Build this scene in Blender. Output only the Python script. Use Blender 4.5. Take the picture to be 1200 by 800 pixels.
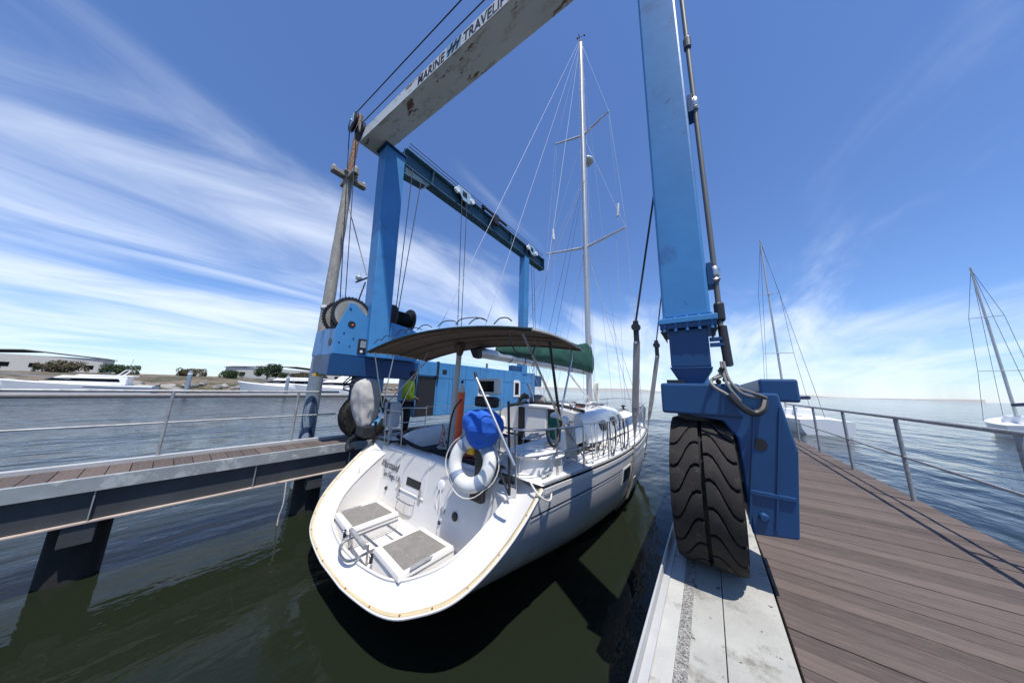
import bpy, math, random
from mathutils import Vector, Matrix
rnd = random.Random(7)
R_ = math.radians
for o in list(bpy.data.objects): bpy.data.objects.remove(o)
scene = bpy.context.scene
COL = scene.collection

# ------------------------------------------------------------------ camera
# world: z = 0 is the dock deck, +Y runs along the slip, camera stands on the dock
EYE = Vector((0.0, 0.0, 1.38))
RW = ((0.7990, 0.0846, -0.5953), (0.6006, -0.1614, 0.7831), (0.0292, 0.9832, 0.1796))
right = Vector((RW[0][0], RW[1][0], RW[2][0])).normalized()
fwd = Vector((RW[0][2], RW[1][2], RW[2][2])); fwd = (fwd - right*fwd.dot(right)).normalized()
upv = right.cross(fwd)
cd = bpy.data.cameras.new('camera'); cam = bpy.data.objects.new('camera', cd); COL.objects.link(cam)
cd.sensor_fit = 'HORIZONTAL'; cd.sensor_width = 36.0; cd.lens = 36.0*300.0/1200.0
cd.clip_start = 0.05; cd.clip_end = 30000
m = Matrix.Identity(4)
for i in range(3):
    m[i][0] = right[i]; m[i][1] = upv[i]; m[i][2] = -fwd[i]; m[i][3] = EYE[i]
cam.matrix_world = m
scene.camera = cam
def ray(px, py):
    return right*(px-600.0) + upv*(400.0-py) + fwd*300.0
def at(px, py, ax, val):            # photo pixel -> world point on the plane axis = val
    r = ray(px, py); k = 'xyz'.index(ax)
    return EYE + r*((val-EYE[k])/r[k])

# ------------------------------------------------------------------ sky and sun
SUN_EL, SUN_AZ = R_(70.5), R_(120.5)       # azimuth from +Y towards +X
world = bpy.data.worlds.new('World'); scene.world = world; world.use_nodes = True
wn = world.node_tree; wn.nodes.clear()
def N(t, ty, **kw):
    n = t.nodes.new(ty)
    for k, v in kw.items(): setattr(n, k, v)
    return n
sky = N(wn, 'ShaderNodeTexSky', sky_type='NISHITA'); sky.sun_disc = False
sky.sun_elevation = SUN_EL; sky.sun_rotation = SUN_AZ; sky.altitude = 0; sky.air_density = 1.0; sky.dust_density = 0.15; sky.ozone_density = 5.0
tc = N(wn, 'ShaderNodeTexCoord'); sep = N(wn, 'ShaderNodeSeparateXYZ'); wn.links.new(tc.outputs['Generated'], sep.inputs[0])
def wmath(op, a, b=None, clamp=False):
    n = N(wn, 'ShaderNodeMath', operation=op); n.use_clamp = clamp
    for i, v in enumerate((a, b)):
        if v is None: continue
        if isinstance(v, (int, float)): n.inputs[i].default_value = v
        else: wn.links.new(v, n.inputs[i])
    return n.outputs[0]
zc = wmath('MAXIMUM', sep.outputs[2], 0.03)
zc2 = wmath('ADD', zc, 0.12)
cu = wmath('DIVIDE', sep.outputs[0], zc2); cv = wmath('DIVIDE', sep.outputs[1], zc2)
comb = N(wn, 'ShaderNodeCombineXYZ'); wn.links.new(cu, comb.inputs[0]); wn.links.new(cv, comb.inputs[1])
mp = N(wn, 'ShaderNodeMapping'); mp.inputs['Rotation'].default_value = (0, 0, R_(-6)); mp.inputs['Scale'].default_value = (1.7, 0.55, 1); mp.inputs['Location'].default_value = (0.4, 2.9, 0)
wn.links.new(comb.outputs[0], mp.inputs[0])
nz = N(wn, 'ShaderNodeTexNoise'); nz.inputs['Scale'].default_value = 0.9; nz.inputs['Detail'].default_value = 8; nz.inputs['Roughness'].default_value = 0.58; nz.inputs['Distortion'].default_value = 0.9
wn.links.new(mp.outputs[0], nz.inputs['Vector'])
mp2 = N(wn, 'ShaderNodeMapping'); mp2.inputs['Rotation'].default_value = (0, 0, R_(20)); mp2.inputs['Scale'].default_value = (0.35, 0.5, 1); mp2.inputs['Location'].default_value = (2.3, 1.1, 0)
wn.links.new(comb.outputs[0], mp2.inputs[0])
nz2 = N(wn, 'ShaderNodeTexNoise'); nz2.inputs['Scale'].default_value = 1.0; nz2.inputs['Detail'].default_value = 3
wn.links.new(mp2.outputs[0], nz2.inputs['Vector'])
# the cirrus lies in a bank over the left and ahead; overhead it thins out
bu = N(wn, 'ShaderNodeMapRange'); bu.interpolation_type = 'SMOOTHSTEP'; bu.inputs[1].default_value = -0.6; bu.inputs[2].default_value = -1.7; bu.inputs[3].default_value = -0.20; bu.inputs[4].default_value = 0.10; wn.links.new(cu, bu.inputs[0])
bv = N(wn, 'ShaderNodeMapRange'); bv.interpolation_type = 'SMOOTHSTEP'; bv.inputs[1].default_value = 1.2; bv.inputs[2].default_value = 3.2; bv.inputs[3].default_value = -0.20; bv.inputs[4].default_value = 0.10; wn.links.new(cv, bv.inputs[0])
bank = wmath('MAXIMUM', bu.outputs[0], bv.outputs[0])
s1 = wmath('MULTIPLY', nz.outputs['Fac'], 0.62); s2 = wmath('MULTIPLY', nz2.outputs['Fac'], 0.42)
sm = wmath('ADD', wmath('ADD', s1, s2), bank)
cr = N(wn, 'ShaderNodeMapRange'); cr.interpolation_type = 'SMOOTHSTEP'; cr.inputs[1].default_value = 0.44; cr.inputs[2].default_value = 0.78; cr.inputs[3].default_value = 0.0; cr.inputs[4].default_value = 0.78
wn.links.new(sm, cr.inputs[0])
tint = N(wn, 'ShaderNodeMix', data_type='RGBA', blend_type='MULTIPLY'); tint.inputs[0].default_value = 1.0; tint.inputs[7].default_value = (0.90, 1.02, 1.26, 1)
wn.links.new(sky.outputs[0], tint.inputs[6])
mixc = N(wn, 'ShaderNodeMix', data_type='RGBA'); mixc.inputs[7].default_value = (7.2, 7.9, 9.0, 1)
wn.links.new(cr.outputs[0], mixc.inputs[0]); wn.links.new(tint.outputs[2], mixc.inputs[6])
bg = N(wn, 'ShaderNodeBackground'); bg.inputs[1].default_value = 0.115
wo = N(wn, 'ShaderNodeOutputWorld'); wn.links.new(mixc.outputs[2], bg.inputs[0]); wn.links.new(bg.outputs[0], wo.inputs[0])
sd = bpy.data.lights.new('sun', 'SUN'); sd.energy = 4.6; sd.angle = R_(0.53); sd.color = (1.0, 0.955, 0.89)
sun = bpy.data.objects.new('sun', sd); COL.objects.link(sun); sun.location = (10, 20, 40)
sdir = Vector((math.sin(SUN_AZ)*math.cos(SUN_EL), math.cos(SUN_AZ)*math.cos(SUN_EL), math.sin(SUN_EL)))
sun.rotation_euler = sdir.to_track_quat('Z', 'Y').to_euler()
vs = scene.view_settings; vs.view_transform = 'Standard'; vs.look = 'None'; vs.exposure = 0.28; vs.gamma = 1.0; vs.use_curve_mapping = False
scene.render.engine = 'CYCLES'

# ------------------------------------------------------------------ materials
MATS = {}
def mat(name, col, rough=0.5, metal=0.0, var=0.0, vscale=3.0, bump=0.0, bscale=40.0, col2=None, lo=0.45, hi=0.65, spec=0.5, coat=0.0, rand=0.0, stretch=None, col3=None, lo3=0.6, hi3=0.7, v3=6.0, transl=0.0):
    """principled material; var: soft tone variation; col2: patches (rust, grime) where noise lies in lo..hi; col3: a second kind of patch"""
    m = bpy.data.materials.new(name); m.use_nodes = True; t = m.node_tree; t.nodes.clear()
    out = N(t, 'ShaderNodeOutputMaterial'); b = N(t, 'ShaderNodeBsdfPrincipled'); t.links.new(b.outputs[0], out.inputs[0])
    b.inputs['Roughness'].default_value = rough; b.inputs['Metallic'].default_value = metal; b.inputs['Specular IOR Level'].default_value = spec
    b.inputs['Coat Weight'].default_value = coat
    tcn = N(t, 'ShaderNodeTexCoord'); vec = tcn.outputs['Object']
    if stretch:
        mpn = N(t, 'ShaderNodeMapping'); mpn.inputs['Scale'].default_value = stretch; t.links.new(vec, mpn.inputs[0]); vec = mpn.outputs[0]
    c = N(t, 'ShaderNodeRGB'); c.outputs[0].default_value = (*col, 1); cur = c.outputs[0]
    def noise(sc, det=5, ro=0.6):
        n = N(t, 'ShaderNodeTexNoise'); n.inputs['Scale'].default_value = sc; n.inputs['Detail'].default_value = det; n.inputs['Roughness'].default_value = ro
        t.links.new(vec, n.inputs['Vector']); return n.outputs['Fac']
    if var:
        mr = N(t, 'ShaderNodeMapRange'); mr.inputs[1].default_value = 0.3; mr.inputs[2].default_value = 0.7; mr.inputs[3].default_value = 1-var; mr.inputs[4].default_value = 1+var
        t.links.new(noise(vscale), mr.inputs[0])
        h = N(t, 'ShaderNodeHueSaturation'); t.links.new(mr.outputs[0], h.inputs['Value']); t.links.new(cur, h.inputs['Color']); cur = h.outputs[0]
    if rand:
        oi = N(t, 'ShaderNodeObjectInfo'); mr = N(t, 'ShaderNodeMapRange'); mr.inputs[3].default_value = 1-rand; mr.inputs[4].default_value = 1+rand
        t.links.new(oi.outputs['Random'], mr.inputs[0]); h = N(t, 'ShaderNodeHueSaturation'); t.links.new(mr.outputs[0], h.inputs['Value']); t.links.new(cur, h.inputs['Color']); cur = h.outputs[0]
    for cc, l, hh, sc in ((col2, lo, hi, vscale), (col3, lo3, hi3, v3)):
        if cc:
            mr = N(t, 'ShaderNodeMapRange'); mr.interpolation_type = 'SMOOTHSTEP'; mr.inputs[1].default_value = l; mr.inputs[2].default_value = hh
            t.links.new(noise(sc*1.7, 9, 0.68), mr.inputs[0])
            mx = N(t, 'ShaderNodeMix', data_type='RGBA'); t.links.new(mr.outputs[0], mx.inputs[0]); t.links.new(cur, mx.inputs[6]); mx.inputs[7].default_value = (*cc, 1); cur = mx.outputs[2]
    t.links.new(cur, b.inputs['Base Color'])
    if bump:
        bn = N(t, 'ShaderNodeBump'); bn.inputs['Strength'].default_value = min(1, bump); bn.inputs['Distance'].default_value = 0.01
        t.links.new(noise(bscale, 6), bn.inputs['Height']); t.links.new(bn.outputs[0], b.inputs['Normal'])
    if transl:
        tb = N(t, 'ShaderNodeBsdfTranslucent'); t.links.new(cur, tb.inputs[0]); ms = N(t, 'ShaderNodeMixShader'); ms.inputs[0].default_value = transl
        t.links.new(b.outputs[0], ms.inputs[1]); t.links.new(tb.outputs[0], ms.inputs[2]); t.links.new(ms.outputs[0], out.inputs[0])
    MATS[name] = m; return m
mat('lift_blue', (0.058, 0.235, 0.49), 0.42, var=0.10, vscale=1.6, bump=0.12, bscale=9, col2=(0.05, 0.155, 0.34), lo=0.54, hi=0.74, col3=(0.035, 0.10, 0.22), lo3=0.655, hi3=0.69, v3=4)
mat('lift_navy_shaded', (0.009, 0.058, 0.165), 0.4, var=0.12, vscale=2, bump=0.1, bscale=12, col2=(0.02, 0.05, 0.13), lo=0.6, hi=0.75)  # hoist blue taken down to navy: shade on its lower parts sits in the colour
mat('lift_teal', (0.05, 0.12, 0.17), 0.5, var=0.2, vscale=2.2, col2=(0.03, 0.07, 0.10), lo=0.5, hi=0.66, bump=0.15, bscale=14)
mat('lift_pale', (0.30, 0.45, 0.58), 0.5, var=0.1, col2=(0.12, 0.09, 0.07), lo=0.6, hi=0.68, vscale=9)
mat('beam_white', (0.66, 0.67, 0.64), 0.5, var=0.07, vscale=1.2, bump=0.12, bscale=20, col2=(0.17, 0.075, 0.03), lo=0.575, hi=0.615, stretch=(0.6, 1.7, 1.7), col3=(0.46, 0.44, 0.38), lo3=0.52, hi3=0.66, v3=1.6)
mat('rust', (0.20, 0.085, 0.035), 0.85, var=0.35, vscale=14, col2=(0.42, 0.34, 0.27), lo=0.5, hi=0.6, bump=0.5, bscale=30)
mat('black_paint', (0.012, 0.012, 0.014), 0.45)
mat('black_metal', (0.018, 0.018, 0.02), 0.5, var=0.3, vscale=10)
mat('tread_dust_shaded', (0.026, 0.023, 0.021), 0.85, var=0.22, vscale=7, bump=0.35, bscale=50, col2=(0.07, 0.06, 0.05), lo=0.56, hi=0.74, spec=0.25)  # dusty rubber, base darkened to stand for shade on the tyre
mat('tyre_rubber', (0.010, 0.0095, 0.009), 0.78, var=0.3, vscale=5, bump=0.3, bscale=60, col2=(0.04, 0.034, 0.028), lo=0.5, hi=0.75, spec=0.3)
mat('rim_blue', (0.10, 0.28, 0.48), 0.5, var=0.15, col2=(0.12, 0.08, 0.05), lo=0.6, hi=0.7)
mat('steel', (0.52, 0.52, 0.52), 0.36, metal=1.0, var=0.1, vscale=8)
mat('galvanised', (0.36, 0.37, 0.37), 0.55, metal=0.35, var=0.2, vscale=9, col2=(0.22, 0.21, 0.19), lo=0.5, hi=0.7)
mat('wire', (0.035, 0.033, 0.032), 0.5, metal=0.5)
mat('stay_wire', (0.62, 0.63, 0.64), 0.4, metal=0.6)
mat('hose_grey', (0.13, 0.128, 0.12), 0.55)
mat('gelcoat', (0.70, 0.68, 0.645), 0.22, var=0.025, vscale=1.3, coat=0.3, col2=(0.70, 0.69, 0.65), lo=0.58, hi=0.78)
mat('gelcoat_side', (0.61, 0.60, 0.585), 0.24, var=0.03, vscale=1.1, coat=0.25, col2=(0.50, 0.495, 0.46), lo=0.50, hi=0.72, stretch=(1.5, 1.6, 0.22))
mat('deck_white', (0.70, 0.695, 0.67), 0.5, var=0.04, vscale=3, bump=0.08, bscale=120)
mat('cream', (0.60, 0.49, 0.29), 0.5, var=0.1, vscale=6, col2=(0.50, 0.40, 0.24), lo=0.56, hi=0.7)
mat('nonskid_grey', (0.205, 0.19, 0.17), 0.85, var=0.12, vscale=7, bump=0.6, bscale=220, col2=(0.27, 0.255, 0.235), lo=0.5, hi=0.7)
mat('navy_stripe', (0.014, 0.02, 0.045), 0.3)
mat('glass_dark', (0.006, 0.007, 0.008), 0.2, spec=0.06)
mat('green_canvas', (0.006, 0.060, 0.040), 0.85, var=0.15, vscale=4, bump=0.5, bscale=7)
mat('bimini_cloth', (0.16, 0.115, 0.085), 0.9, var=0.12, vscale=4, bump=0.25, bscale=9, transl=0.12)
mat('bimini_top', (0.012, 0.035, 0.032), 0.9)
mat('webbing_white', (0.55, 0.53, 0.48), 0.9)
mat('blue_canvas', (0.012, 0.105, 0.50), 0.8, var=0.12, vscale=5, bump=0.6, bscale=9)
mat('navy_canvas', (0.016, 0.028, 0.085), 0.85, var=0.15, vscale=6, bump=0.5, bscale=10)
mat('grey_canvas', (0.40, 0.385, 0.36), 0.9, var=0.12, vscale=5, bump=0.6, bscale=8)
mat('grey_box', (0.40, 0.42, 0.45), 0.45, var=0.05)
mat('foam_white', (0.72, 0.71, 0.66), 0.55, var=0.06, vscale=6, bump=0.2, bscale=30)
mat('band_grey', (0.22, 0.27, 0.36), 0.6)
mat('orange', (0.75, 0.11, 0.03), 0.5, var=0.1)
mat('yellow', (0.75, 0.42, 0.03), 0.45)
mat('rope_white', (0.60, 0.57, 0.50), 0.9, bump=0.4, bscale=200)
mat('rope_green', (0.035, 0.22, 0.14), 0.9, bump=0.4, bscale=200)
mat('rope_red', (0.40, 0.08, 0.05), 0.9)
mat('webbing_grey', (0.30, 0.28, 0.255), 0.9, var=0.18, vscale=5, bump=0.3, bscale=90, stretch=(1, 1, .4))
mat('alu_mast', (0.56, 0.55, 0.53), 0.42, metal=0.55, var=0.06, vscale=4)
mat('plastic_white', (0.78, 0.78, 0.76), 0.35)
mat('concrete', (0.36, 0.355, 0.32), 0.85, var=0.16, vscale=2.2, bump=0.5, bscale=45, col2=(0.20, 0.19, 0.16), lo=0.53, hi=0.68, col3=(0.07, 0.06, 0.05), lo3=0.63, hi3=0.66, v3=7)
mat('concrete_light', (0.42, 0.415, 0.38), 0.8, var=0.10, vscale=4, bump=0.4, bscale=60, col2=(0.27, 0.25, 0.21), lo=0.53, hi=0.68, col3=(0.12, 0.075, 0.04), lo3=0.65, hi3=0.68, v3=8)
mat('gravel_strip', (0.34, 0.33, 0.30), 0.95, var=0.5, vscale=60, bump=1.0, bscale=150, col2=(0.10, 0.095, 0.09), lo=0.48, hi=0.58)
mat('kerb_steel', (0.45, 0.45, 0.44), 0.45, metal=0.15, var=0.1, vscale=3, col2=(0.33, 0.15, 0.05), lo=0.66, hi=0.70, bump=0.15, bscale=30)
mat('timber', (0.098, 0.074, 0.063), 0.85, var=0.25, vscale=8, rand=0.28, bump=0.5, bscale=30, stretch=(0.4, 4, 4), col2=(0.14, 0.105, 0.085), lo=0.5, hi=0.7)
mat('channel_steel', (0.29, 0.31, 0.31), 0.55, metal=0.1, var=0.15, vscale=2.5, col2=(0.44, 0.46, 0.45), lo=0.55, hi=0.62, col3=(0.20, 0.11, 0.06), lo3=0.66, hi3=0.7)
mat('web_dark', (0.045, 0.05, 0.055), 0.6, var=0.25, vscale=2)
mat('flange_pink', (0.44, 0.36, 0.31), 0.7, var=0.2, col2=(0.22, 0.10, 0.05), lo=0.58, hi=0.7)
mat('pile_metal', (0.30, 0.285, 0.25), 0.75, var=0.22, vscale=6, bump=0.5, bscale=22, col2=(0.17, 0.09, 0.05), lo=0.60, hi=0.68, stretch=(1, 1, 0.5), col3=(0.42, 0.41, 0.37), lo3=0.55, hi3=0.7, v3=5)
mat('pile_sleeve', (0.20, 0.25, 0.30), 0.55, var=0.15, vscale=4)
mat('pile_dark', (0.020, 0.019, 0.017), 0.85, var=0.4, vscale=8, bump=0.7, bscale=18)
mat('hivis', (0.46, 0.56, 0.03), 0.8, bump=0.6, bscale=14, var=0.12, vscale=8)
mat('trousers', (0.014, 0.014, 0.016), 0.9)
mat('skin', (0.22, 0.12, 0.08), 0.6)
mat('cap', (0.02, 0.02, 0.022), 0.9)
mat('yacht_white', (0.78, 0.78, 0.77), 0.3)
mat('soil', (0.15, 0.115, 0.08), 0.95, var=0.3, vscale=0.15, bump=0.6, bscale=1.2, col2=(0.05, 0.055, 0.025), lo=0.47, hi=0.56)
mat('hazy_hills', (0.30, 0.29, 0.27), 0.95, var=0.15, vscale=0.01)  # distance haze is put into this pale hill colour
mat('rock', (0.25, 0.235, 0.21), 0.9, var=0.3, vscale=0.9, rand=0.25, bump=0.6, bscale=4)
mat('leaf', (0.045, 0.075, 0.025), 0.7, var=0.35, vscale=1.2, transl=0.15)
mat('leaf_dry', (0.10, 0.085, 0.045), 0.8, var=0.35, vscale=1.0)
mat('bark', (0.10, 0.075, 0.055), 0.9)
mat('wall_pale', (0.55, 0.53, 0.48), 0.85, var=0.08)
mat('roof_grey', (0.24, 0.23, 0.22), 0.8)
mat('dock_wood', (0.33, 0.30, 0.27), 0.85, var=0.15, vscale=2)
mat('decal_navy', (0.02, 0.04, 0.09), 0.5)
mat('fender_cream', (0.62, 0.56, 0.43), 0.5, var=0.1)
mat('grey_trim', (0.30, 0.34, 0.40), 0.5)
mat('red_paint', (0.35, 0.03, 0.02), 0.5)
mat('grey_box_dark', (0.13, 0.13, 0.135), 0.9, var=0.15, vscale=6, bump=0.5, bscale=9)
mat('waterline_dark', (0.045, 0.05, 0.04), 0.6, var=0.3, vscale=6, col2=(0.14, 0.13, 0.09), lo=0.5, hi=0.65)

# ------------------------------------------------------------------ helpers
V = Vector
class MB:
    def __init__(s): s.v = []; s.f = []
    def add(s, vs, fs):
        o = len(s.v); s.v += [tuple(x) for x in vs]; s.f += [tuple(i+o for i in f) for f in fs]; return s
    def box(s, a, b):
        x0, y0, z0 = a; x1, y1, z1 = b
        return s.add([(x0,y0,z0),(x1,y0,z0),(x1,y1,z0),(x0,y1,z0),(x0,y0,z1),(x1,y0,z1),(x1,y1,z1),(x0,y1,z1)],
                     [(0,3,2,1),(4,5,6,7),(0,1,5,4),(1,2,6,5),(2,3,7,6),(3,0,4,7)])
    def hexa(s, bot, top):           # two quads of four points, bottom and top
        return s.add(list(bot)+list(top), [(3,2,1,0),(4,5,6,7),(0,1,5,4),(1,2,6,5),(2,3,7,6),(3,0,4,7)])
    def beam(s, p0, p1, w, h, up=(0,0,1)):
        p0, p1 = V(p0), V(p1); d = (p1-p0).normalized(); sd_ = d.cross(V(up))
        if sd_.length < 1e-4: sd_ = d.cross(V((0,1,0)))
        sd_.normalize(); u = sd_.cross(d)
        q = lambda p: [p-sd_*w/2-u*h/2, p+sd_*w/2-u*h/2, p+sd_*w/2+u*h/2, p-sd_*w/2+u*h/2]
        return s.add(q(p0)+q(p1), [(0,1,2,3),(7,6,5,4),(0,4,5,1),(1,5,6,2),(2,6,7,3),(3,7,4,0)])
    def tube(s, pts, r, n=8, closed=False, smooth=0):
        pts = [V(p) for p in pts]
        if smooth: pts = spline(pts, smooth, closed)
        k = len(pts); rr = r if isinstance(r, (list, tuple)) else [r]*k
        if len(rr) != k: rr = [rr[0]+(rr[-1]-rr[0])*i/(k-1) for i in range(k)]
        prev = None; rings = []
        for i, p in enumerate(pts):
            a = pts[(i-1) % k] if (i or closed) else p; b = pts[(i+1) % k] if (i < k-1 or closed) else p
            d = (b-a).normalized() if (b-a).length > 1e-9 else V((0,0,1))
            if prev is None:
                t = V((0,0,1)) if abs(d.z) < 0.9 else V((1,0,0)); prev = (t-d*t.dot(d)).normalized()
            else:
                prev = prev-d*prev.dot(d); prev = prev.normalized() if prev.length > 1e-6 else d.orthogonal().normalized()
            q = d.cross(prev)
            rings.append([p+(prev*math.cos(2*math.pi*j/n)+q*math.sin(2*math.pi*j/n))*rr[i] for j in range(n)])
        vs = [x for rg in rings for x in rg]; fs = []
        for i in range(k if closed else k-1):
            i2 = (i+1) % k
            for j in range(n): fs.append((i*n+j, i*n+(j+1) % n, i2*n+(j+1) % n, i2*n+j))
        if not closed: fs += [tuple(range(n-1, -1, -1)), tuple((k-1)*n+j for j in range(n))]
        return s.add(vs, fs)
    def cyl(s, p0, p1, r, r1=None, n=20):
        return s.tube([p0, p1], [r, r if r1 is None else r1], n)
    def lathe(s, c, axis, prof, n=32, closed=False):   # prof: (radius, offset along axis)
        c = V(c); a = V(axis).normalized(); t = a.orthogonal().normalized(); q = a.cross(t); k = len(prof)
        vs = [c+a*o+(t*math.cos(2*math.pi*j/n)+q*math.sin(2*math.pi*j/n))*r for r, o in prof for j in range(n)]
        fs = [(i*n+j, i*n+(j+1) % n, ((i+1) % k)*n+(j+1) % n, ((i+1) % k)*n+j) for i in range(k if closed else k-1) for j in range(n)]
        if not closed: fs += [tuple(range(n-1, -1, -1)), tuple((k-1)*n+j for j in range(n))]
        return s.add(vs, fs)
    def grid(s, rows, closed=False):
        n = len(rows[0]); vs = [p for r in rows for p in r]; fs = []
        for i in range(len(rows)-1):
            for j in range(n if closed else n-1):
                fs.append((i*n+j, i*n+(j+1) % n, (i+1)*n+(j+1) % n, (i+1)*n+j))
        return s.add(vs, fs)
    def prism(s, poly, d):           # polygon (3D points) pushed along vector d
        d = V(d); n = len(poly); a = [V(p) for p in poly]; b = [p+d for p in a]
        return s.add(a+b, [tuple(range(n-1, -1, -1)), tuple(range(n, 2*n))]+[(i, (i+1) % n, n+(i+1) % n, n+i) for i in range(n)])
    def ball(s, c, r, n=14, m_=9, sc=(1,1,1)):
        c = V(c); vs = [c+V((0,0,r*sc[2]))]
        for i in range(1, m_):
            a = math.pi*i/m_
            vs += [c+V((math.sin(a)*math.cos(2*math.pi*j/n)*r*sc[0], math.sin(a)*math.sin(2*math.pi*j/n)*r*sc[1], math.cos(a)*r*sc[2])) for j in range(n)]
        vs.append(c-V((0,0,r*sc[2]))); L = len(vs)-1; fs = [(0, 1+j, 1+(j+1) % n) for j in range(n)]
        for i in range(m_-2): fs += [(1+i*n+j, 1+(i+1)*n+j, 1+(i+1)*n+(j+1) % n, 1+i*n+(j+1) % n) for j in range(n)]
        fs += [(L, 1+(m_-2)*n+(j+1) % n, 1+(m_-2)*n+j) for j in range(n)]
        return s.add(vs, fs)
    def build(s, name, mt, parent=None, smooth=False, bevel=0.0, solid=0.0, sub=0):
        me = bpy.data.meshes.new(name); me.from_pydata(s.v, [], s.f); me.validate(); me.update()
        return link(name, me, mt, parent, smooth, bevel, solid, sub)
def link(name, me, mt, parent=None, smooth=False, bevel=0.0, solid=0.0, sub=0):
    import bmesh
    bm = bmesh.new(); bm.from_mesh(me); bmesh.ops.recalc_face_normals(bm, faces=bm.faces); bm.to_mesh(me); bm.free()
    if mt: me.materials.append(MATS[mt])
    if smooth:
        me.polygons.foreach_set('use_smooth', [True]*len(me.polygons)); me.set_sharp_from_angle(angle=R_(38))
    o = bpy.data.objects.new(name, me); COL.objects.link(o)
    if solid:
        md = o.modifiers.new('solid', 'SOLIDIFY'); md.thickness = solid; md.offset = 0
    if bevel:
        md = o.modifiers.new('bevel', 'BEVEL'); md.width = bevel; md.segments = 2; md.limit_method = 'ANGLE'; md.angle_limit = R_(40)
    if sub:
        md = o.modifiers.new('sub', 'SUBSURF'); md.levels = sub; md.render_levels = sub
    if parent is not None: setpar(o, parent)
    return o
def wrinkle(o, size, strength, sub=1):
    s_ = o.modifiers.new('sub', 'SUBSURF'); s_.levels = sub; s_.render_levels = sub
    tx = bpy.data.textures.new('folds', 'CLOUDS'); tx.noise_scale = size; tx.noise_depth = 2
    d = o.modifiers.new('folds', 'DISPLACE'); d.texture = tx; d.strength = strength; d.mid_level = 0.5; d.texture_coords = 'LOCAL'
    return o
def setpar(o, p):
    o.parent = p
    if p.get('_w'): o.matrix_parent_inverse = p.matrix_basis.inverted()
def thing(name, label, cat, loc=(0,0,0), rotz=0.0, group=None, world=False, kind=None):
    o = bpy.data.objects.new(name, None); COL.objects.link(o); o.location = loc; o.rotation_euler = (0, 0, rotz); o.empty_display_size = 0.2
    bpy.context.view_layer.update() if False else None
    o.matrix_basis = Matrix.Translation(V(loc)) @ Matrix.Rotation(rotz, 4, 'Z')
    if world: o['_w'] = 1
    return tag(o, label, cat, group, kind)
def tag(o, label=None, cat=None, group=None, kind=None):
    if label: o['label'] = label
    if cat: o['category'] = cat
    if group: o['group'] = group
    if kind: o['kind'] = kind
    return o
def spline(pts, k=6, closed=False):
    pts = [V(p) for p in pts]; n = len(pts); out = []
    for i in range(n if closed else n-1):
        g = (lambda j: pts[j % n]) if closed else (lambda j: pts[max(0, min(n-1, j))])
        a, b, c, d = g(i-1), g(i), g(i+1), g(i+2)
        for q in range(k):
            t = q/k
            out.append(0.5*((2*b)+(c-a)*t+(2*a-5*b+4*c-d)*t*t+(3*b-a-3*c+d)*t*t*t))
    if not closed: out.append(pts[-1])
    return out
def lerp(a, b, t): return a+(b-a)*t
def interp(x, tab):
    if x <= tab[0][0]: return tab[0][1]
    for (x0, y0), (x1, y1) in zip(tab, tab[1:]):
        if x <= x1: return y0+(y1-y0)*(x-x0)/(x1-x0)
    return tab[-1][1]
def cinterp(x, tab):                  # smooth (catmull-rom) table lookup
    n = len(tab)
    if x <= tab[0][0]: return tab[0][1]
    if x >= tab[-1][0]: return tab[-1][1]
    for i in range(n-1):
        if x <= tab[i+1][0]:
            x0, y0 = tab[i]; x1, y1 = tab[i+1]; h = x1-x0; t = (x-x0)/h
            m0 = (y1-tab[i-1][1])/(x1-tab[i-1][0])*h if i > 0 else (y1-y0)
            m1 = (tab[i+2][1]-y0)/(tab[i+2][0]-x0)*h if i+2 < n else (y1-y0)
            return (2*t**3-3*t*t+1)*y0+(t**3-2*t*t+t)*m0+(-2*t**3+3*t*t)*y1+(t**3-t*t)*m1
def text_mesh(name, txt, size, origin, xdir, ydir, mt, parent, shear=0.0, thick=0.002, squeeze=1.0, align='LEFT', fat=0.0):
    cu_ = bpy.data.curves.new('txt', 'FONT'); cu_.body = txt; cu_.size = size; cu_.shear = shear; cu_.extrude = thick; cu_.align_x = align; cu_.offset = fat; cu_.resolution_u = 3
    o = bpy.data.objects.new('txt', cu_); COL.objects.link(o)
    dg = bpy.context.evaluated_depsgraph_get(); me = bpy.data.meshes.new_from_object(o.evaluated_get(dg)); bpy.data.objects.remove(o)
    xd, yd = V(xdir).normalized(), V(ydir).normalized(); zd = xd.cross(yd); og = V(origin)
    for v_ in me.vertices:
        c = v_.co.copy(); v_.co = og+xd*c.x*squeeze+yd*c.y+zd*c.z
    return link(name, me, mt, parent)

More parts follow.
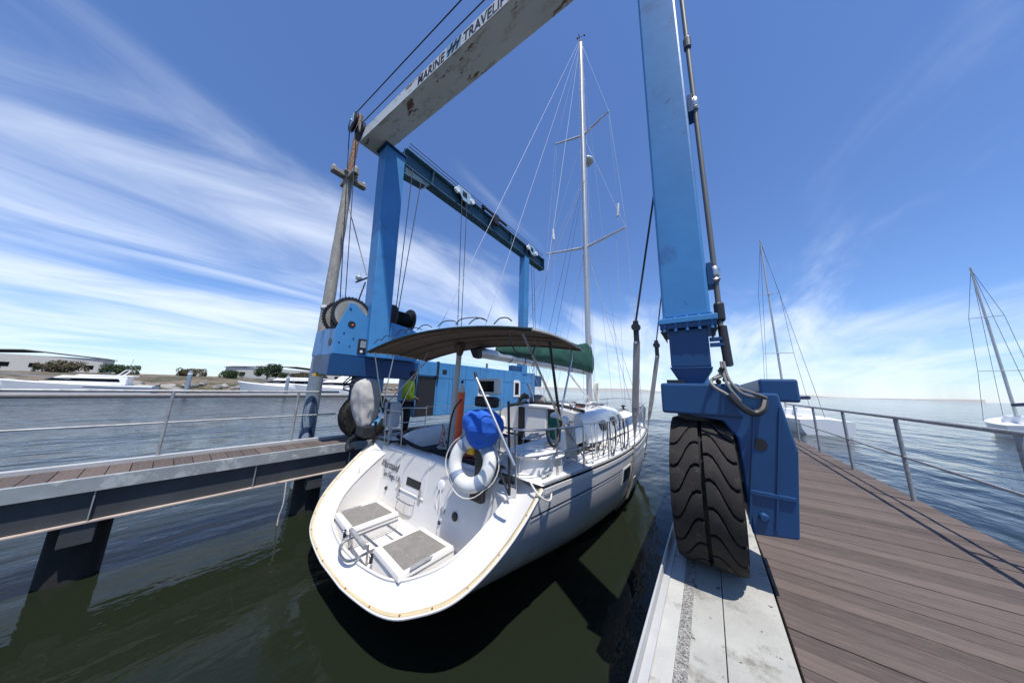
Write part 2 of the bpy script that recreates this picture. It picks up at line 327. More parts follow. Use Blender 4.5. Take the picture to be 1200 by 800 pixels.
# ------------------------------------------------------------------ setting: water, far shore
WZ = -1.37
def water_material():
    m = bpy.data.materials.new('water'); m.use_nodes = True; t = m.node_tree; b = t.nodes['Principled BSDF']
    b.inputs['Base Color'].default_value = (0.0115, 0.0155, 0.009, 1); b.inputs['Roughness'].default_value = 0.045; b.inputs['IOR'].default_value = 1.333; b.inputs['Specular IOR Level'].default_value = 0.30
    tcn = N(t, 'ShaderNodeTexCoord')
    def nz_(sc, st, det, rot=0.0):
        mpn = N(t, 'ShaderNodeMapping'); mpn.inputs['Scale'].default_value = st; mpn.inputs['Rotation'].default_value = (0, 0, rot); t.links.new(tcn.outputs['Object'], mpn.inputs[0])
        n = N(t, 'ShaderNodeTexNoise'); n.inputs['Scale'].default_value = sc; n.inputs['Detail'].default_value = det; t.links.new(mpn.outputs[0], n.inputs['Vector']); return n.outputs['Fac']
    a = nz_(2.2, (1, 0.5, 1), 4, 0.5); c = nz_(0.35, (1, 0.45, 1), 3, 0.9)
    # slack water inside the slip, small chop outside
    sp = N(t, 'ShaderNodeSeparateXYZ'); t.links.new(tcn.outputs['Object'], sp.inputs[0])
    vd = N(t, 'ShaderNodeVectorMath', operation='DISTANCE'); vd.inputs[1].default_value = (-3.4, 3.0, WZ); t.links.new(tcn.outputs['Object'], vd.inputs[0])
    mr = N(t, 'ShaderNodeMapRange'); mr.inputs[1].default_value = 5.0; mr.inputs[2].default_value = 30.0; mr.inputs[3].default_value = 0.22; mr.inputs[4].default_value = 1.0; t.links.new(vd.outputs['Value'], mr.inputs[0])
    def scaled(s):
        mm = N(t, 'ShaderNodeMath', operation='MULTIPLY'); t.links.new(s, mm.inputs[0]); t.links.new(mr.outputs[0], mm.inputs[1]); return mm.outputs[0]
    a, c = scaled(a), scaled(c)
    b1 = N(t, 'ShaderNodeBump'); b1.inputs['Strength'].default_value = 1.0; b1.inputs['Distance'].default_value = 0.10; t.links.new(a, b1.inputs['Height'])
    b2 = N(t, 'ShaderNodeBump'); b2.inputs['Strength'].default_value = 1.0; b2.inputs['Distance'].default_value = 0.55; t.links.new(c, b2.inputs['Height']); t.links.new(b1.outputs[0], b2.inputs['Normal'])
    t.links.new(b2.outputs[0], b.inputs['Normal'])
    MATS['water'] = m
water_material()
me = bpy.data.meshes.new('water'); 
me.from_pydata([(-9000,-3000,WZ),(9000,-3000,WZ),(9000,15000,WZ),(-9000,15000,WZ)], [], [(0,1,2,3)])
tag(link('water', me, 'water'), kind='structure')
# shore on the far side of the marina: a long bank rising out of the water
rows = []
for i in range(61):
    t_ = i/60; y = lerp(-330, 210, t_)
    edge = -96-10*math.sin(t_*9)-5*math.sin(t_*31+1)-max(0, (y-70)*0.55)
    rows.append([(edge+5, y, WZ-0.6), (edge, y, WZ+0.5), (edge-5, y, 0.2+0.4*math.sin(i*1.7)), (edge-14, y, 1.2+0.4*math.sin(i*0.9)), (edge-40, y, 2.0+0.4*math.sin(i*0.55)), (edge-160, y, 2.6), (edge-500, y, 2.8)])
tag(MB().grid(rows).build('shore_bank', 'soil', smooth=True), kind='structure')
for nm, c0, rad, hts, lab in (('far_hills', (-900, 2600), 0, 0, ''),):
    rows = []
    for i in range(80):
        a = lerp(-1.25, 0.42, i/79); d = 7800
        h = 34+55*abs(math.sin(i*0.17+0.4))+26*math.sin(i*0.41)+9*math.sin(i*1.3); h = max(8, h*(0.35+0.65*max(0, math.sin(i/79*math.pi))))
        rows.append([(math.sin(a)*d, math.cos(a)*d, WZ-1), (math.sin(a)*(d+350), math.cos(a)*(d+350), h), (math.sin(a)*(d+1500), math.cos(a)*(d+1500), h*0.7), (math.sin(a)*(d+1900), math.cos(a)*(d+1900), WZ-1)])
    tag(MB().grid(rows).build(nm, 'hazy_hills', smooth=True), kind='structure')

# ------------------------------------------------------------------ right-hand dock (the one the camera stands on)
Y0, Y1 = -3.2, 13.2
dock = thing('concrete_dock', 'pale stained concrete dock with steel kerb under the big black tyre', 'dock', (0, 5, 0), world=True)
mb = MB(); mb.box((-0.255, Y0, -0.22), (-0.0445, Y1, 0.0)); mb.box((-0.0405, Y0, -0.22), (0.25, Y1, -0.003)); mb.build('concrete_slab', 'concrete', dock, bevel=0.004)
MB().box((-0.352, Y0, -0.22), (-0.258, Y1, 0.003)).build('edge_strip', 'concrete_light', dock, bevel=0.006)
mb = MB(); mb.box((-0.258, Y0, -0.1), (-0.2, Y1, 0.0035)); mb.build('grit_strip', 'gravel_strip', dock)
mb = MB(); mb.box((-0.405, Y0, -0.55), (-0.392, Y1, 0.075)); mb.box((-0.392, Y0, 0.0), (-0.35, Y1, 0.012)); mb.build('kerb', 'kerb_steel', dock, bevel=0.003)
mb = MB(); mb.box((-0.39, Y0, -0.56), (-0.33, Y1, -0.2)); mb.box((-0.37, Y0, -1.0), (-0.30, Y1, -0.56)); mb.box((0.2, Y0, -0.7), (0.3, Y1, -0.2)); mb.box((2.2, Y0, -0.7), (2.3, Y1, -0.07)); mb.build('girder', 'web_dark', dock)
bm_ = MB().box((0.0, -0.068, -0.05), (1.98, 0.068, 0.0)); base = bm_.build('plank', 'timber', dock, bevel=0.004); base.location = (0.262, Y0+0.07, -0.002)
k = 0; y = Y0+0.07+0.143
while y < Y1-0.07:
    o = base.copy(); COL.objects.link(o); setpar(o, dock); o.location = (0.262+rnd.uniform(-.003, .003), y, -0.002+rnd.uniform(-.003, .002)); o.rotation_euler = (0, 0, rnd.uniform(-.002, .002)); y += 0.143
for y in (-2.2, 1.6, 5.4, 9.2, 12.6):
    for x in (-0.05, 1.9):
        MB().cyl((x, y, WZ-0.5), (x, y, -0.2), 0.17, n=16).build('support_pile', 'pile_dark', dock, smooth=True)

def railing(nm, lab, x, ya, yb, posts, h1, h2, grp=None):
    t_ = thing(nm, lab, 'railing', (x, ya, 0), world=True)
    for y in posts:
        MB().tube([(x, y, -0.10), (x, y, h1)], 0.024, 10).build('post', 'galvanised', t_, smooth=True)
    MB().tube([(x, ya, h1), (x, yb, h1)], 0.023, 10).build('top_rail', 'galvanised', t_, smooth=True)
    MB().tube([(x, ya, h2), (x, yb, h2)], 0.016, 10).build('mid_rail', 'galvanised', t_, smooth=True)
railing('dock_railing', 'galvanised pipe railing along the timber side of the concrete dock', 2.16, -3.0, 13.0, [-2.9, -1.1, 0.8, 2.7, 4.6, 6.5, 8.4, 10.3, 12.2], 1.12, 0.58)

# ------------------------------------------------------------------ left-hand walkway
LX = -6.9
walk = thing('timber_walkway', 'narrow timber walkway on dark steel girders across the slip from the concrete dock', 'walkway', (LX-0.4, 5, 0), world=True)
W0, W1 = -4.0, 13.2
mb = MB(); mb.box((LX-0.012, W0, -0.185), (LX, W1, 0.0)); mb.box((LX-0.07, W0, -0.012), (LX-0.012, W1, 0.0)); mb.box((LX-0.07, W0, -0.185), (LX-0.012, W1, -0.173)); mb.build('edge_channel', 'channel_steel', walk, bevel=0.002)
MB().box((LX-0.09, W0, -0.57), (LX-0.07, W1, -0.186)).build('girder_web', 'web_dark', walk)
mb = MB(); mb.box((LX-0.15, W0, -0.595), (LX-0.005, W1, -0.572)); mb.build('girder_flange', 'flange_pink', walk, bevel=0.003)
y = W0+0.4
while y < W1:
    MB().box((LX-0.068, y, -0.571), (LX-0.02, y+0.012, -0.187)).build('stiffener', 'channel_steel', walk); y += 1.62
mb = MB(); mb.box((LX-0.92, W0, -0.19), (LX-0.80, W1, 0.055)); mb.build('outer_kerb', 'kerb_steel', walk, bevel=0.004)
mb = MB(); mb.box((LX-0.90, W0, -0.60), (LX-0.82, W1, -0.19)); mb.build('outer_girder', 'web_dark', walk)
base = MB().box((-0.365, -0.098, -0.045), (0.365, 0.098, 0.0)).build('plank', 'timber', walk, bevel=0.004); base.location = (LX-0.435, W0+0.1, -0.004)
y = W0+0.1+0.204
while y < W1-0.1:
    o = base.copy(); COL.objects.link(o); setpar(o, walk); o.location = (LX-0.435+rnd.uniform(-.004, .004), y, -0.004+rnd.uniform(-.003, .002)); o.rotation_euler = (0, 0, rnd.uniform(-.004, .004)); y += 0.204
for y in (-3.2, -0.4, 2.25, 4.6, 8.0, 11.4):
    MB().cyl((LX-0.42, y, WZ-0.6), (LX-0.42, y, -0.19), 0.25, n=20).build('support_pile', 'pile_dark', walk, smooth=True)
    MB().box((LX-0.9, y-0.13, -0.86), (LX-0.03, y+0.13, -0.6)).build('cross_head', 'web_dark', walk, bevel=0.01)
MB().tube([(LX+0.0, 1.75, -0.6), (LX+0.01, 1.76, -1.0), (LX-0.02, 1.73, -1.25), (LX-0.01, 1.74, -1.6)], 0.012, 6, smooth=4).build('hanging_line', 'rope_white', walk)
railing('walkway_railing', 'galvanised two-rail pipe railing on the outer edge of the timber walkway', LX-0.86, -3.9, 2.75, [-3.6, -1.8, 0.1, 1.92], 1.15, 0.60)

# tall guide pile beside the walkway
PX, PY, PR = -9.0, 2.56, 0.165
pile = thing('guide_pile', 'tall weathered metal guide pile with a rusty pole on top beside the walkway', 'pile', (PX, PY, WZ), world=True)
MB().lathe((PX, PY, WZ), (0, 0, 1), [(PR+0.012, -1.0), (PR+0.012, 0.9), (PR+0.01, 2.5), (PR+0.004, 3.75)], 26).build('lower_sleeve', 'pile_sleeve', pile, smooth=True)
mb = MB(); n = 24; rows = []
for i in range(27):
    z = lerp(WZ+3.7, 8.2, i/26); rows.append([(PX+math.cos(2*math.pi*j/n)*(PR-0.045*i/26+0.004*math.sin(i*2.1+j)), PY+math.sin(2*math.pi*j/n)*(PR-0.045*i/26+0.004*math.sin(i*1.3+j*2)), z) for j in range(n)])
mb.grid(rows, closed=True); mb.build('shaft', 'pile_metal', pile, smooth=True)
MB().lathe((PX, PY, 3.55), (0, 0, 1), [(PR-.02, 0), (PR+0.022, 0.01), (PR+0.022, 0.10), (PR-.02, 0.11)], 24, closed=True).build('collar', 'plastic_white', pile, smooth=True)
MB().tube([(PX, PY, 8.1), (PX+0.01, PY+0.02, 9.5), (PX+0.0, PY+0.03, 10.7)], [0.095, 0.09, 0.085], 14).build('rusty_pole', 'rust', pile, smooth=True)
mb = MB(); mb.box((PX-0.2, PY-0.2, 8.2), (PX+0.2, PY+0.2, 8.25)); mb.box((PX-0.5, PY-0.09, 8.02), (PX+0.55, PY+0.09, 8.19)); mb.box((PX-0.12, PY-0.5, 8.05), (PX+0.12, PY+0.5, 8.17))
for dx, dy in ((-0.46, 0), (0.5, 0), (0, -0.45), (0, 0.45)): mb.lathe((PX+dx, PY+dy, 8.02), (0, 0, 1), [(0.05, 0), (0.08, 0.02), (0.08, 0.2), (0.03, 0.28)], 12)
mb.build('head_clamp', 'pile_metal', pile, bevel=0.008)
# printed round marks on the sleeve: curved patches that follow the pile's surface
def pile_patch(z0, a0, rz, ra, mt, off):
    mb = MB(); vs = [(0, 0)]; k = 28
    pts = []
    for rr in (0.0, 0.5, 1.0):
        for j in range(k):
            a = a0+ra*rr*math.cos(2*math.pi*j/k); z = z0+rz*rr*math.sin(2*math.pi*j/k)
            pts.append((PX+math.cos(a)*(PR+0.0125+off), PY+math.sin(a)*(PR+0.0125+off), z))
    fs = [(i*k+j, i*k+(j+1) % k, (i+1)*k+(j+1) % k, (i+1)*k+j) for i in range(2) for j in range(k)]
    return mb.add(pts, fs).build('printed_disc', mt, pile, smooth=True)
av = math.atan2(-PY, -PX)
pile_patch(0.52, av-0.15, 0.5, 1.05, 'decal_navy', 0.002); pile_patch(0.46, av-0.05, 0.38, 0.80, 'pile_sleeve', 0.004)
pile_patch(-0.22, av-0.15, 0.40, 1.05, 'decal_navy', 0.006); pile_patch(-0.26, av-0.0, 0.29, 0.75, 'grey_trim', 0.008)

# ------------------------------------------------------------------ boat hoist straddling the slip
lift = thing('boat_hoist', 'huge blue mobile boat hoist with a rusty white cross beam straddling the slip', 'boat hoist', (-3.6, 3, 0), world=True)
LT = 8.33
def leg(x0, x1, y0, y1, z0, z1, mt='lift_blue'):
    o = MB().box((x0, y0, z0), (x1, y1, z1)).build('leg', mt, lift, bevel=0.022); return o
lr = leg(-0.30, 0.08, 2.85, 3.38, 2.09, LT)
ll = MB().hexa([(-7.22, 2.92, 2.05), (-6.78, 2.92, 2.05), (-6.78, 3.44, 2.05), (-7.22, 3.44, 2.05)], [(-7.42, 2.76, LT), (-6.92, 2.76, LT), (-6.92, 3.34, LT), (-7.42, 3.34, LT)]).build('leg', 'lift_blue', lift, bevel=0.022)
leg(-7.34, -6.98, 10.1, 10.5, 2.05, 8.2); leg(-0.28, 0.06, 10.1, 10.5, 1.47, 8.2)
MB().box((-7.46, 2.70, LT+0.0), (-6.86, 3.36, LT+0.04)).build('cap_plate', 'lift_navy_shaded', ll, bevel=0.004)
MB().box((-0.36, 2.70, LT), (0.14, 3.42, LT+0.04)).build('cap_plate', 'lift_navy_shaded', lr, bevel=0.004)
# cross beam with its lettering
FY = lambda x: 2.27+0.0731*(x+7.62)     # the beam stands slightly askew
BD = V((1, 0.0731, 0)).normalized()
def bquad(y0, y1, z, x0=-7.62, x1=0.45): return [(x0, FY(x0)+y0, z), (x1, FY(x1)+y0, z), (x1, FY(x1)+y1, z), (x0, FY(x0)+y1, z)]
cb = MB().hexa(bquad(0, .62, LT+.04), bquad(0, .62, LT+.46)).build('cross_beam', 'beam_white', lift, bevel=0.02)
MB().hexa(bquad(-.014, .0, LT+.05), bquad(-.014, 0, LT+.075)).build('edge_weld', 'beam_white', cb)
zt = LT+0.11
def solve_x(px, z):            # X on the beam's face that shows at photo column px
    lo, hi = -9.0, 0.5
    for _ in range(40):
        mid = (lo+hi)/2; d = V((mid, FY(mid), z))-EYE
        if 600+300*d.dot(right)/d.dot(fwd) < px: lo = mid
        else: hi = mid
    return lo
xm0, xm1, xl0, xl1, xt0, xt1 = [solve_x(a, zt+.14) for a in (490, 521, 523, 541, 543, 600)]
def fit_text(txt, x0, x1):
    o = text_mesh('lettering', txt, 0.40, (0, 0, zt), (1, 0, 0), (0, 0, 1), 'black_paint', cb, fat=0.008)
    xs = [v.co.x for v in o.data.vertices]; a, b_ = min(xs), max(xs)
    for v in o.data.vertices: v.co.x = x0+(v.co.x-a)*(x1-x0)/(b_-a); v.co.y += FY(v.co.x)-.003
fit_text('MARINE', xm0, xm1); fit_text('TRAVELIFT', xt0, xt1)
lg = MB().hexa(bquad(-.006, .004, LT+.08, xl0, xl1), bquad(-.006, .004, LT+.43, xl0, xl1)).build('emblem_panel', 'lift_pale', cb); ew = (xl1-xl0)/0.56
mb = MB()
for i in range(3):
    x = xl0+(0.06+i*0.15)*ew; mb.prism([(a_, FY(a_)-.007, z_) for a_, z_ in ((x, LT+0.12), (x+0.07*ew, LT+0.12), (x+0.19*ew, LT+0.40), (x+0.12*ew, LT+0.40))], (0, -0.004, 0))
mb.prism([(a_, FY(a_)-.012, z_) for a_, z_ in ((xl0+.04, LT+0.24), (xl1-.04, LT+0.27), (xl1-.04, LT+0.31), (xl0+.04, LT+0.28))], (0, -0.003, 0))
mb.build('emblem', 'black_paint', cb)
# sheaves at the left end of the cross beam
for k_, (yy, zz_) in enumerate(((2.06, LT+0.60), (2.26, LT+0.46))):
    c = (-7.66, yy, zz_)
    sh = MB().lathe(c, (0, 1, 0), [(0.05, -0.045), (0.27, -0.045), (0.29, -0.03), (0.25, -0.008), (0.25, 0.008), (0.29, 0.03), (0.27, 0.045), (0.05, 0.045)], 30).build('sheave', 'black_metal', lift, smooth=True)
    MB().prism([(-7.80, yy-0.06, zz_+0.2), (-7.55, yy-0.06, zz_+0.22), (-7.52, yy-0.06, zz_-0.12), (-7.7, yy-0.06, zz_-0.2)], (0, 0.012, 0)).build('cheek_plate', 'lift_pale', sh)
    MB().cyl((-7.66, yy-0.08, zz_), (-7.66, yy+0.08, zz_), 0.04, n=12).build('axle', 'steel', sh)
MB().prism([(-7.78, 2.15, LT+0.45), (-7.62, 2.15, LT+0.2), (-7.56, 2.15, LT+0.05), (-7.50, 2.15, LT+0.3), (-7.55, 2.15, LT+0.55)], (0, 0.16, 0)).build('sheave_bracket', 'black_metal', lift)
def rope(pts, r=0.013, mt='wire', nm='wire_rope'): return MB().tube(pts, r, 6).build(nm, mt, lift, smooth=True)
rope([(-7.66, 2.06, LT+0.88), (0.4, 2.65, LT+0.88)]); rope([(-7.66, 2.26, LT+0.74), (0.4, 2.85, LT+0.74)])
rope([(-7.93, 2.06, LT+0.60), (-7.62, 2.42, 3.45)]); rope([(-7.92, 2.26, LT+0.46), (-7.5, 2.5, 3.4)], 0.011)
# longitudinal top girders: I sections with a trolley rail
def girder(x, nm='side_girder'):
    mb = MB(); y0, y1 = 3.38, 12.0
    mb.box((x-0.17, y0, 8.17), (x+0.17, y1, 8.21)); mb.box((x-0.02, y0, 8.21), (x+0.02, y1, 8.76)); mb.box((x-0.17, y0, 8.76), (x+0.17, y1, 8.80))
    g = mb.build(nm, 'lift_teal', lift, bevel=0.004)
    MB().box((x-0.03, y0, 8.80), (x+0.03, y1, 8.86)).build('trolley_rail', 'black_metal', g)
    MB().box((x-0.18, y1, 8.15), (x+0.18, y1+0.03, 8.84)).build('end_plate', 'lift_teal', g)
    for y in (4.4, 5.9, 7.4, 8.9, 10.3): MB().box((x-0.16, y, 8.212), (x+0.16, y+0.015, 8.758)).build('web_stiffener', 'lift_teal', g)
    MB().prism([(x-0.15, 3.36, 8.17), (x-0.15, 4.35, 8.17), (x-0.15, 4.15, 7.98), (x-0.15, 3.36, 7.86)], (0.3, 0, 0)).build('haunch', 'lift_teal', g)
    return g
gl = girder(-7.14); gr = girder(-0.11)
def trolley(x, yc, s=1):
    t_ = MB().prism([(x, yc-0.42, 8.72), (x, yc-0.30, 8.95), (x, yc+0.30, 8.95), (x, yc+0.42, 8.78), (x, yc+0.42, 8.55), (x, yc+0.2, 8.46), (x, yc-0.05, 8.46), (x, yc-0.2, 8.62)], (0.035*s, 0, 0)).build('trolley', 'lift_pale', lift, bevel=0.01)
    MB().box((x+(0.036 if s > 0 else -0.04), yc-0.10, 8.62), (x+(0.04 if s > 0 else -0.036), yc+0.13, 8.84)).build('opening', 'black_paint', t_)
    for dy in (-0.38, 0.40):
        MB().lathe((x+0.05*s, yc+dy, 8.66), (1, 0, 0), [(0.02, -0.05), (0.10, -0.05), (0.11, -0.03), (0.09, 0.0), (0.11, 0.03), (0.10, 0.05), (0.02, 0.05)], 20).build('roller', 'plastic_white', t_, smooth=True)
    return t_
ylt = [at(544, 228, 'x', -6.94).y, at(623, 290, 'x', -6.94).y]
for y in ylt: trolley(-6.95, y)
for y in (6.95, 9.45): trolley(-0.30, y, -1)
h = MB(); h.cyl((-6.90, ylt[0]+1.0, 8.86), (-6.90, ylt[0]+2.6, 8.86), 0.045, n=12); h.box((-6.98, ylt[0]+1.7, 8.5), (-6.84, ylt[0]+2.0, 8.95)); h.box((-6.98, ylt[0]+1.0, 8.78), (-6.88, ylt[0]+1.15, 8.95)); h.build('trolley_cylinder', 'black_metal', lift, smooth=True)
rope([(-6.96, 3.45, 9.0), (-6.96, 11.9, 9.0)], 0.012); rope([(-7.02, 3.45, 8.93), (-7.02, 11.9, 8.93)], 0.012)
for y, dy in ((ylt[0], 0.0), (ylt[1], 0.1)):
    for o_ in (-0.13, 0.13): rope([(-6.9, y+o_, 8.5), (-6.62, y+o_*0.5+dy, 1.6)], 0.012)
rope([(-6.94, 3.62, 8.2), (-6.98, 3.62, 3.35)], 0.012); rope([(-6.94, 3.95, 8.0), (-6.98, 3.68, 3.35)], 0.012)
# right leg foot: bolted flange, lower column, gussets
lf = MB().box((-0.335, 2.815, 2.035), (0.125, 3.42, 2.088)).build('leg_flange', 'lift_blue', lr, bevel=0.006)
MB().box((-0.325, 2.825, 1.985), (0.115, 3.41, 2.032)).build('leg_flange', 'lift_navy_shaded', lr, bevel=0.004)
for i in range(5):
    MB().lathe((-0.29+i*0.093, 2.838, 1.96), (0, 0, 1), [(0.014, 0), (0.014, 0.145)], 6).build('bolt', 'lift_blue', lr)
MB().box((-0.262, 2.87, 1.62), (0.045, 3.36, 1.984)).build('lower_column', 'lift_navy_shaded', lift, bevel=0.012)
MB().hexa([(-0.20, 2.885, 1.47), (-0.03, 2.885, 1.47), (-0.03, 3.345, 1.47), (-0.20, 3.345, 1.47)], [(-0.275, 2.86, 1.62), (0.058, 2.86, 1.62), (0.058, 3.37, 1.62), (-0.275, 3.37, 1.62)]).build('column_foot', 'lift_navy_shaded', lift, bevel=0.008)
for s_ in (-0.335, 0.07):
    MB().prism([(s_, 2.9, 1.98), (s_+0.055, 2.9, 1.98), (s_+(0.055 if s_ < 0 else 0.0), 2.9, 1.86)], (0, 0.04, 0)).build('gusset', 'black_metal', lr)
rs = MB().box((-0.345, 2.72, 1.205), (0.205, 11.2, 1.468)).build('right_sill', 'lift_navy_shaded', lift, bevel=0.02)
MB().box((-0.30, 2.80, 1.469), (-0.16, 2.95, 1.50)).build('foot_plate', 'black_metal', lift)
# wheels
def wheel(c, w, r, nm='wheel', side=1):
    c = V(c); root = bpy.data.objects.new(nm, None); COL.objects.link(root); setpar(root, lift); root.empty_display_size = 0.1
    mb = MB(); hw = w/2
    prof = [(r*0.52, -hw*0.72), (r*0.60, -hw*0.92), (r*0.78, -hw*1.06), (r*0.90, -hw*1.03), (r*0.915, -hw*0.93), (r*0.925, -hw*0.5), (r*0.925, hw*0.5), (r*0.915, hw*0.93), (r*0.90, hw*1.03), (r*0.78, hw*1.06), (r*0.60, hw*0.92), (r*0.52, hw*0.72)]
    mb.lathe(c, (1, 0, 0), prof, 64, closed=True)
    nl = 20; lugs = MB(); pit = 2*math.pi/nl                        # curved lugs, one row on each side of the centre line
    for sd_ in (-1, 1):
        for i in range(nl):
            th0 = i*pit+(0.5*pit if sd_ > 0 else 0); st = 7; rows_t = []
            for q in range(st+1):
                u = q/st; x = sd_*(0.014+u*(hw*1.0-0.014)); sw = -1.15*pit*(u-0.22*math.sin(2*math.pi*u))
                wd = pit*0.43
                ro = r*(1.0-0.012*u-0.05*max(0, u-0.82)**1.0*2); ri = r*0.90
                rows_t.append((x, th0+sw-wd, th0+sw+wd, ro, ri))
            P = lambda x, th, rr: (c.x+x, c.y+math.sin(th)*rr, c.z+math.cos(th)*rr)
            top = []
            for x, a, b_, ro, ri in rows_t:
                top.append([P(x, a, ri), P(x, a, ro-0.002), P(x, lerp(a, b_, .06), ro), P(x, lerp(a, b_, .5), ro+0.002), P(x, lerp(a, b_, .94), ro), P(x, b_, ro-0.002), P(x, b_, ri)])
            lugs.grid(top); n7 = len(lugs.v); 
            lugs.f.append(tuple(range(n7-7, n7))); lugs.f.append(tuple(range(n7-7*(st+1), n7-7*st)))
    ty = mb.build('tyre', 'tyre_rubber', root, smooth=True); tag(lugs.build('tread', 'tread_dust_shaded', root, smooth=True), kind='stuff')
    mb = MB()
    mb.lathe(c, (side, 0, 0), [(r*0.54, hw*0.80), (r*0.56, hw*0.92), (r*0.50, hw*0.90), (r*0.47, hw*0.35), (r*0.28, hw*0.30), (r*0.25, hw*0.55), (r*0.10, hw*0.58), (r*0.09, -hw*0.8), (r*0.54, -hw*0.8)], 40, closed=True)
    mb.build('rim', 'rim_blue', root, smooth=True)
    mb = MB()
    for j in range(10):
        a = 2*math.pi*j/10; p = c+V((side*hw*0.30, math.cos(a)*r*0.37, math.sin(a)*r*0.37)); mb.lathe(p, (side, 0, 0), [(0.018, 0), (0.018, 0.03)], 6)
    mb.build('lug_nuts', 'steel', root)
    return root
wheel((-0.085, 3.02, 0.585), 0.42, 0.585, side=1)
wheel((-7.12, 3.22, 0.585), 0.42, 0.585, side=1)
wheel((-7.16, 10.3, 0.585), 0.42, 0.585, side=1); wheel((-0.085, 10.3, 0.585), 0.42, 0.585, side=-1)
def fork(x, yc, s, ztop):                    # one-sided leg that carries a wheel, s = side it stands on
    f_ = MB().prism([(x-s*0.06, yc-0.27, ztop), (x+s*0.50, yc-0.27, ztop), (x+s*0.56, yc-0.27, 1.0), (x+s*0.50, yc-0.27, 0.42), (x+s*0.26, yc-0.27, 0.38), (x+s*0.245, yc-0.27, 0.78), (x+s*0.235, yc-0.27, 1.05), (x+s*0.16, yc-0.27, 1.17), (x-s*0.06, yc-0.27, 1.195)], (0, 0.54, 0)).build('wheel_fork', 'lift_navy_shaded', lift, bevel=0.014)
    MB().lathe((x+s*0.36, yc-0.268, 1.02), (0, 1, 0), [(0.045, -0.006), (0.045, 0.0)], 20).build('hole', 'black_paint', f_)
    MB().box((min(x+s*0.27, x+s*0.51), yc-0.285, 0.66), (max(x+s*0.27, x+s*0.51), yc-0.265, 0.69)).build('ledge', 'lift_navy_shaded', f_, bevel=0.004)
    MB().lathe((x+s*0.33, yc-0.272, 0.52), (0, 1, 0), [(0.02, -0.03), (0.03, -0.012), (0.03, 0.0)], 12).build('grease_cap', 'lift_navy_shaded', f_)
    for dx in (0.30, 0.44):
        MB().beam((x+s*(dx+0.06), yc-0.277, 1.3), (x+s*(dx-0.05), yc-0.277, 0.45), 0.012, 0.012, (0, 1, 0)).build('edge_bead', 'lift_navy_shaded', f_)
    MB().cyl((x-s*0.0, yc, 0.585), (x+s*0.28, yc, 0.585), 0.07, n=16).build('stub_axle', 'black_metal', f_)
    mb = MB(); mb.lathe((x, yc, 1.13), (0, 0, 1), [(0.13, 0), (0.17, 0.02), (0.17, 0.07), (0.12, 0.08)], 24); mb.build('turntable', 'black_metal', f_, smooth=True)
fork(-0.085, 3.02, 1, 1.40); fork(-0.085, 10.3, 1, 1.40); fork(-7.12, 3.22, -1, 1.60); fork(-7.16, 10.3, -1, 1.60)
MB().prism([(0.02, 2.95, 1.19), (0.14, 2.95, 1.19), (0.10, 2.95, 1.10)], (0, 0.2, 0)).build('deflector', 'lift_blue', lift)
# right-hand tank box and service pipes
MB().box((0.60, 5.2, 1.30), (1.0, 9.4, 1.62)).build('fuel_tank', 'lift_navy_shaded', rs, bevel=0.03)
MB().box((0.205, 5.4, 1.22), (0.60, 5.6, 1.44)).build('tank_bracket', 'lift_navy_shaded', rs); MB().box((0.205, 8.6, 1.22), (0.60, 8.8, 1.44)).build('tank_bracket', 'lift_navy_shaded', rs)
pp = [(0.145, 2.93, LT), (0.145, 2.93, 2.14), (0.14, 2.92, 2.0), (0.16, 2.90, 1.86), (0.165, 2.88, 1.62)]
pipe = MB().tube(pp, 0.022, 10).build('service_pipe', 'hose_grey', lift, smooth=True)
for z_ in (4.45, 2.50, 6.6):
    MB().box((0.085, 2.88, z_-0.12), (0.13, 3.05, z_+0.1)).build('pipe_bracket', 'lift_navy_shaded', pipe, bevel=0.003)
    MB().lathe((0.145, 2.93, z_-0.09), (0, 0, 1), [(0.03, 0), (0.042, 0.02), (0.03, 0.04), (0.042, 0.06), (0.042, 0.12), (0.03, 0.15)], 14).build('pipe_clamp', 'steel', pipe, smooth=True)
MB().lathe((0.145, 2.93, 5.2), (0, 0, 1), [(0.03, 0), (0.036, 0.02), (0.036, 0.14), (0.03, 0.16)], 12).build('coupling', 'black_metal', pipe)
MB().lathe((0.145, 2.93, 2.03), (0, 0, 1), [(0.03, 0), (0.04, 0.02), (0.04, 0.16), (0.03, 0.18)], 12).build('coupling', 'black_metal', pipe)
MB().tube([(0.150, 2.91, 1.98), (0.162, 2.89, 1.63)], 0.034, 12).build('hose_sleeve', 'black_metal', pipe, smooth=True)
MB().box((0.05, 2.86, 1.80), (0.15, 2.92, 1.83)).build('hose_bracket', 'lift_navy_shaded', pipe); MB().box((0.05, 2.86, 1.85), (0.14, 2.92, 1.88)).build('hose_bracket', 'lift_navy_shaded', pipe)
def hose(px, r=0.011, mt='hose_grey', yy=2.68): return MB().tube([at(a, b_, 'y', y_) for a, b_, y_ in px], r, 8, smooth=5).build('hydraulic_hose', mt, lift, smooth=True)
hose([(848, 424, 2.82), (852, 440, 2.74), (860, 452, 2.68), (872, 462, 2.66), (890, 466, 2.70), (902, 468, 2.8)])
hose([(845, 424, 2.84), (849, 442, 2.72), (856, 456, 2.66), (868, 470, 2.64)])
hose([(848, 437, 2.86), (840, 441, 2.76), (833, 447, 2.68), (838, 454, 2.65), (850, 461, 2.63), (860, 468, 2.62)], 0.013)
hose([(843, 434, 2.88), (845, 440, 2.75), (836, 444, 2.70)], 0.014)
hose([(858, 452, 2.70), (872, 457, 2.68), (888, 462, 2.68), (898, 466, 2.72)], 0.011)
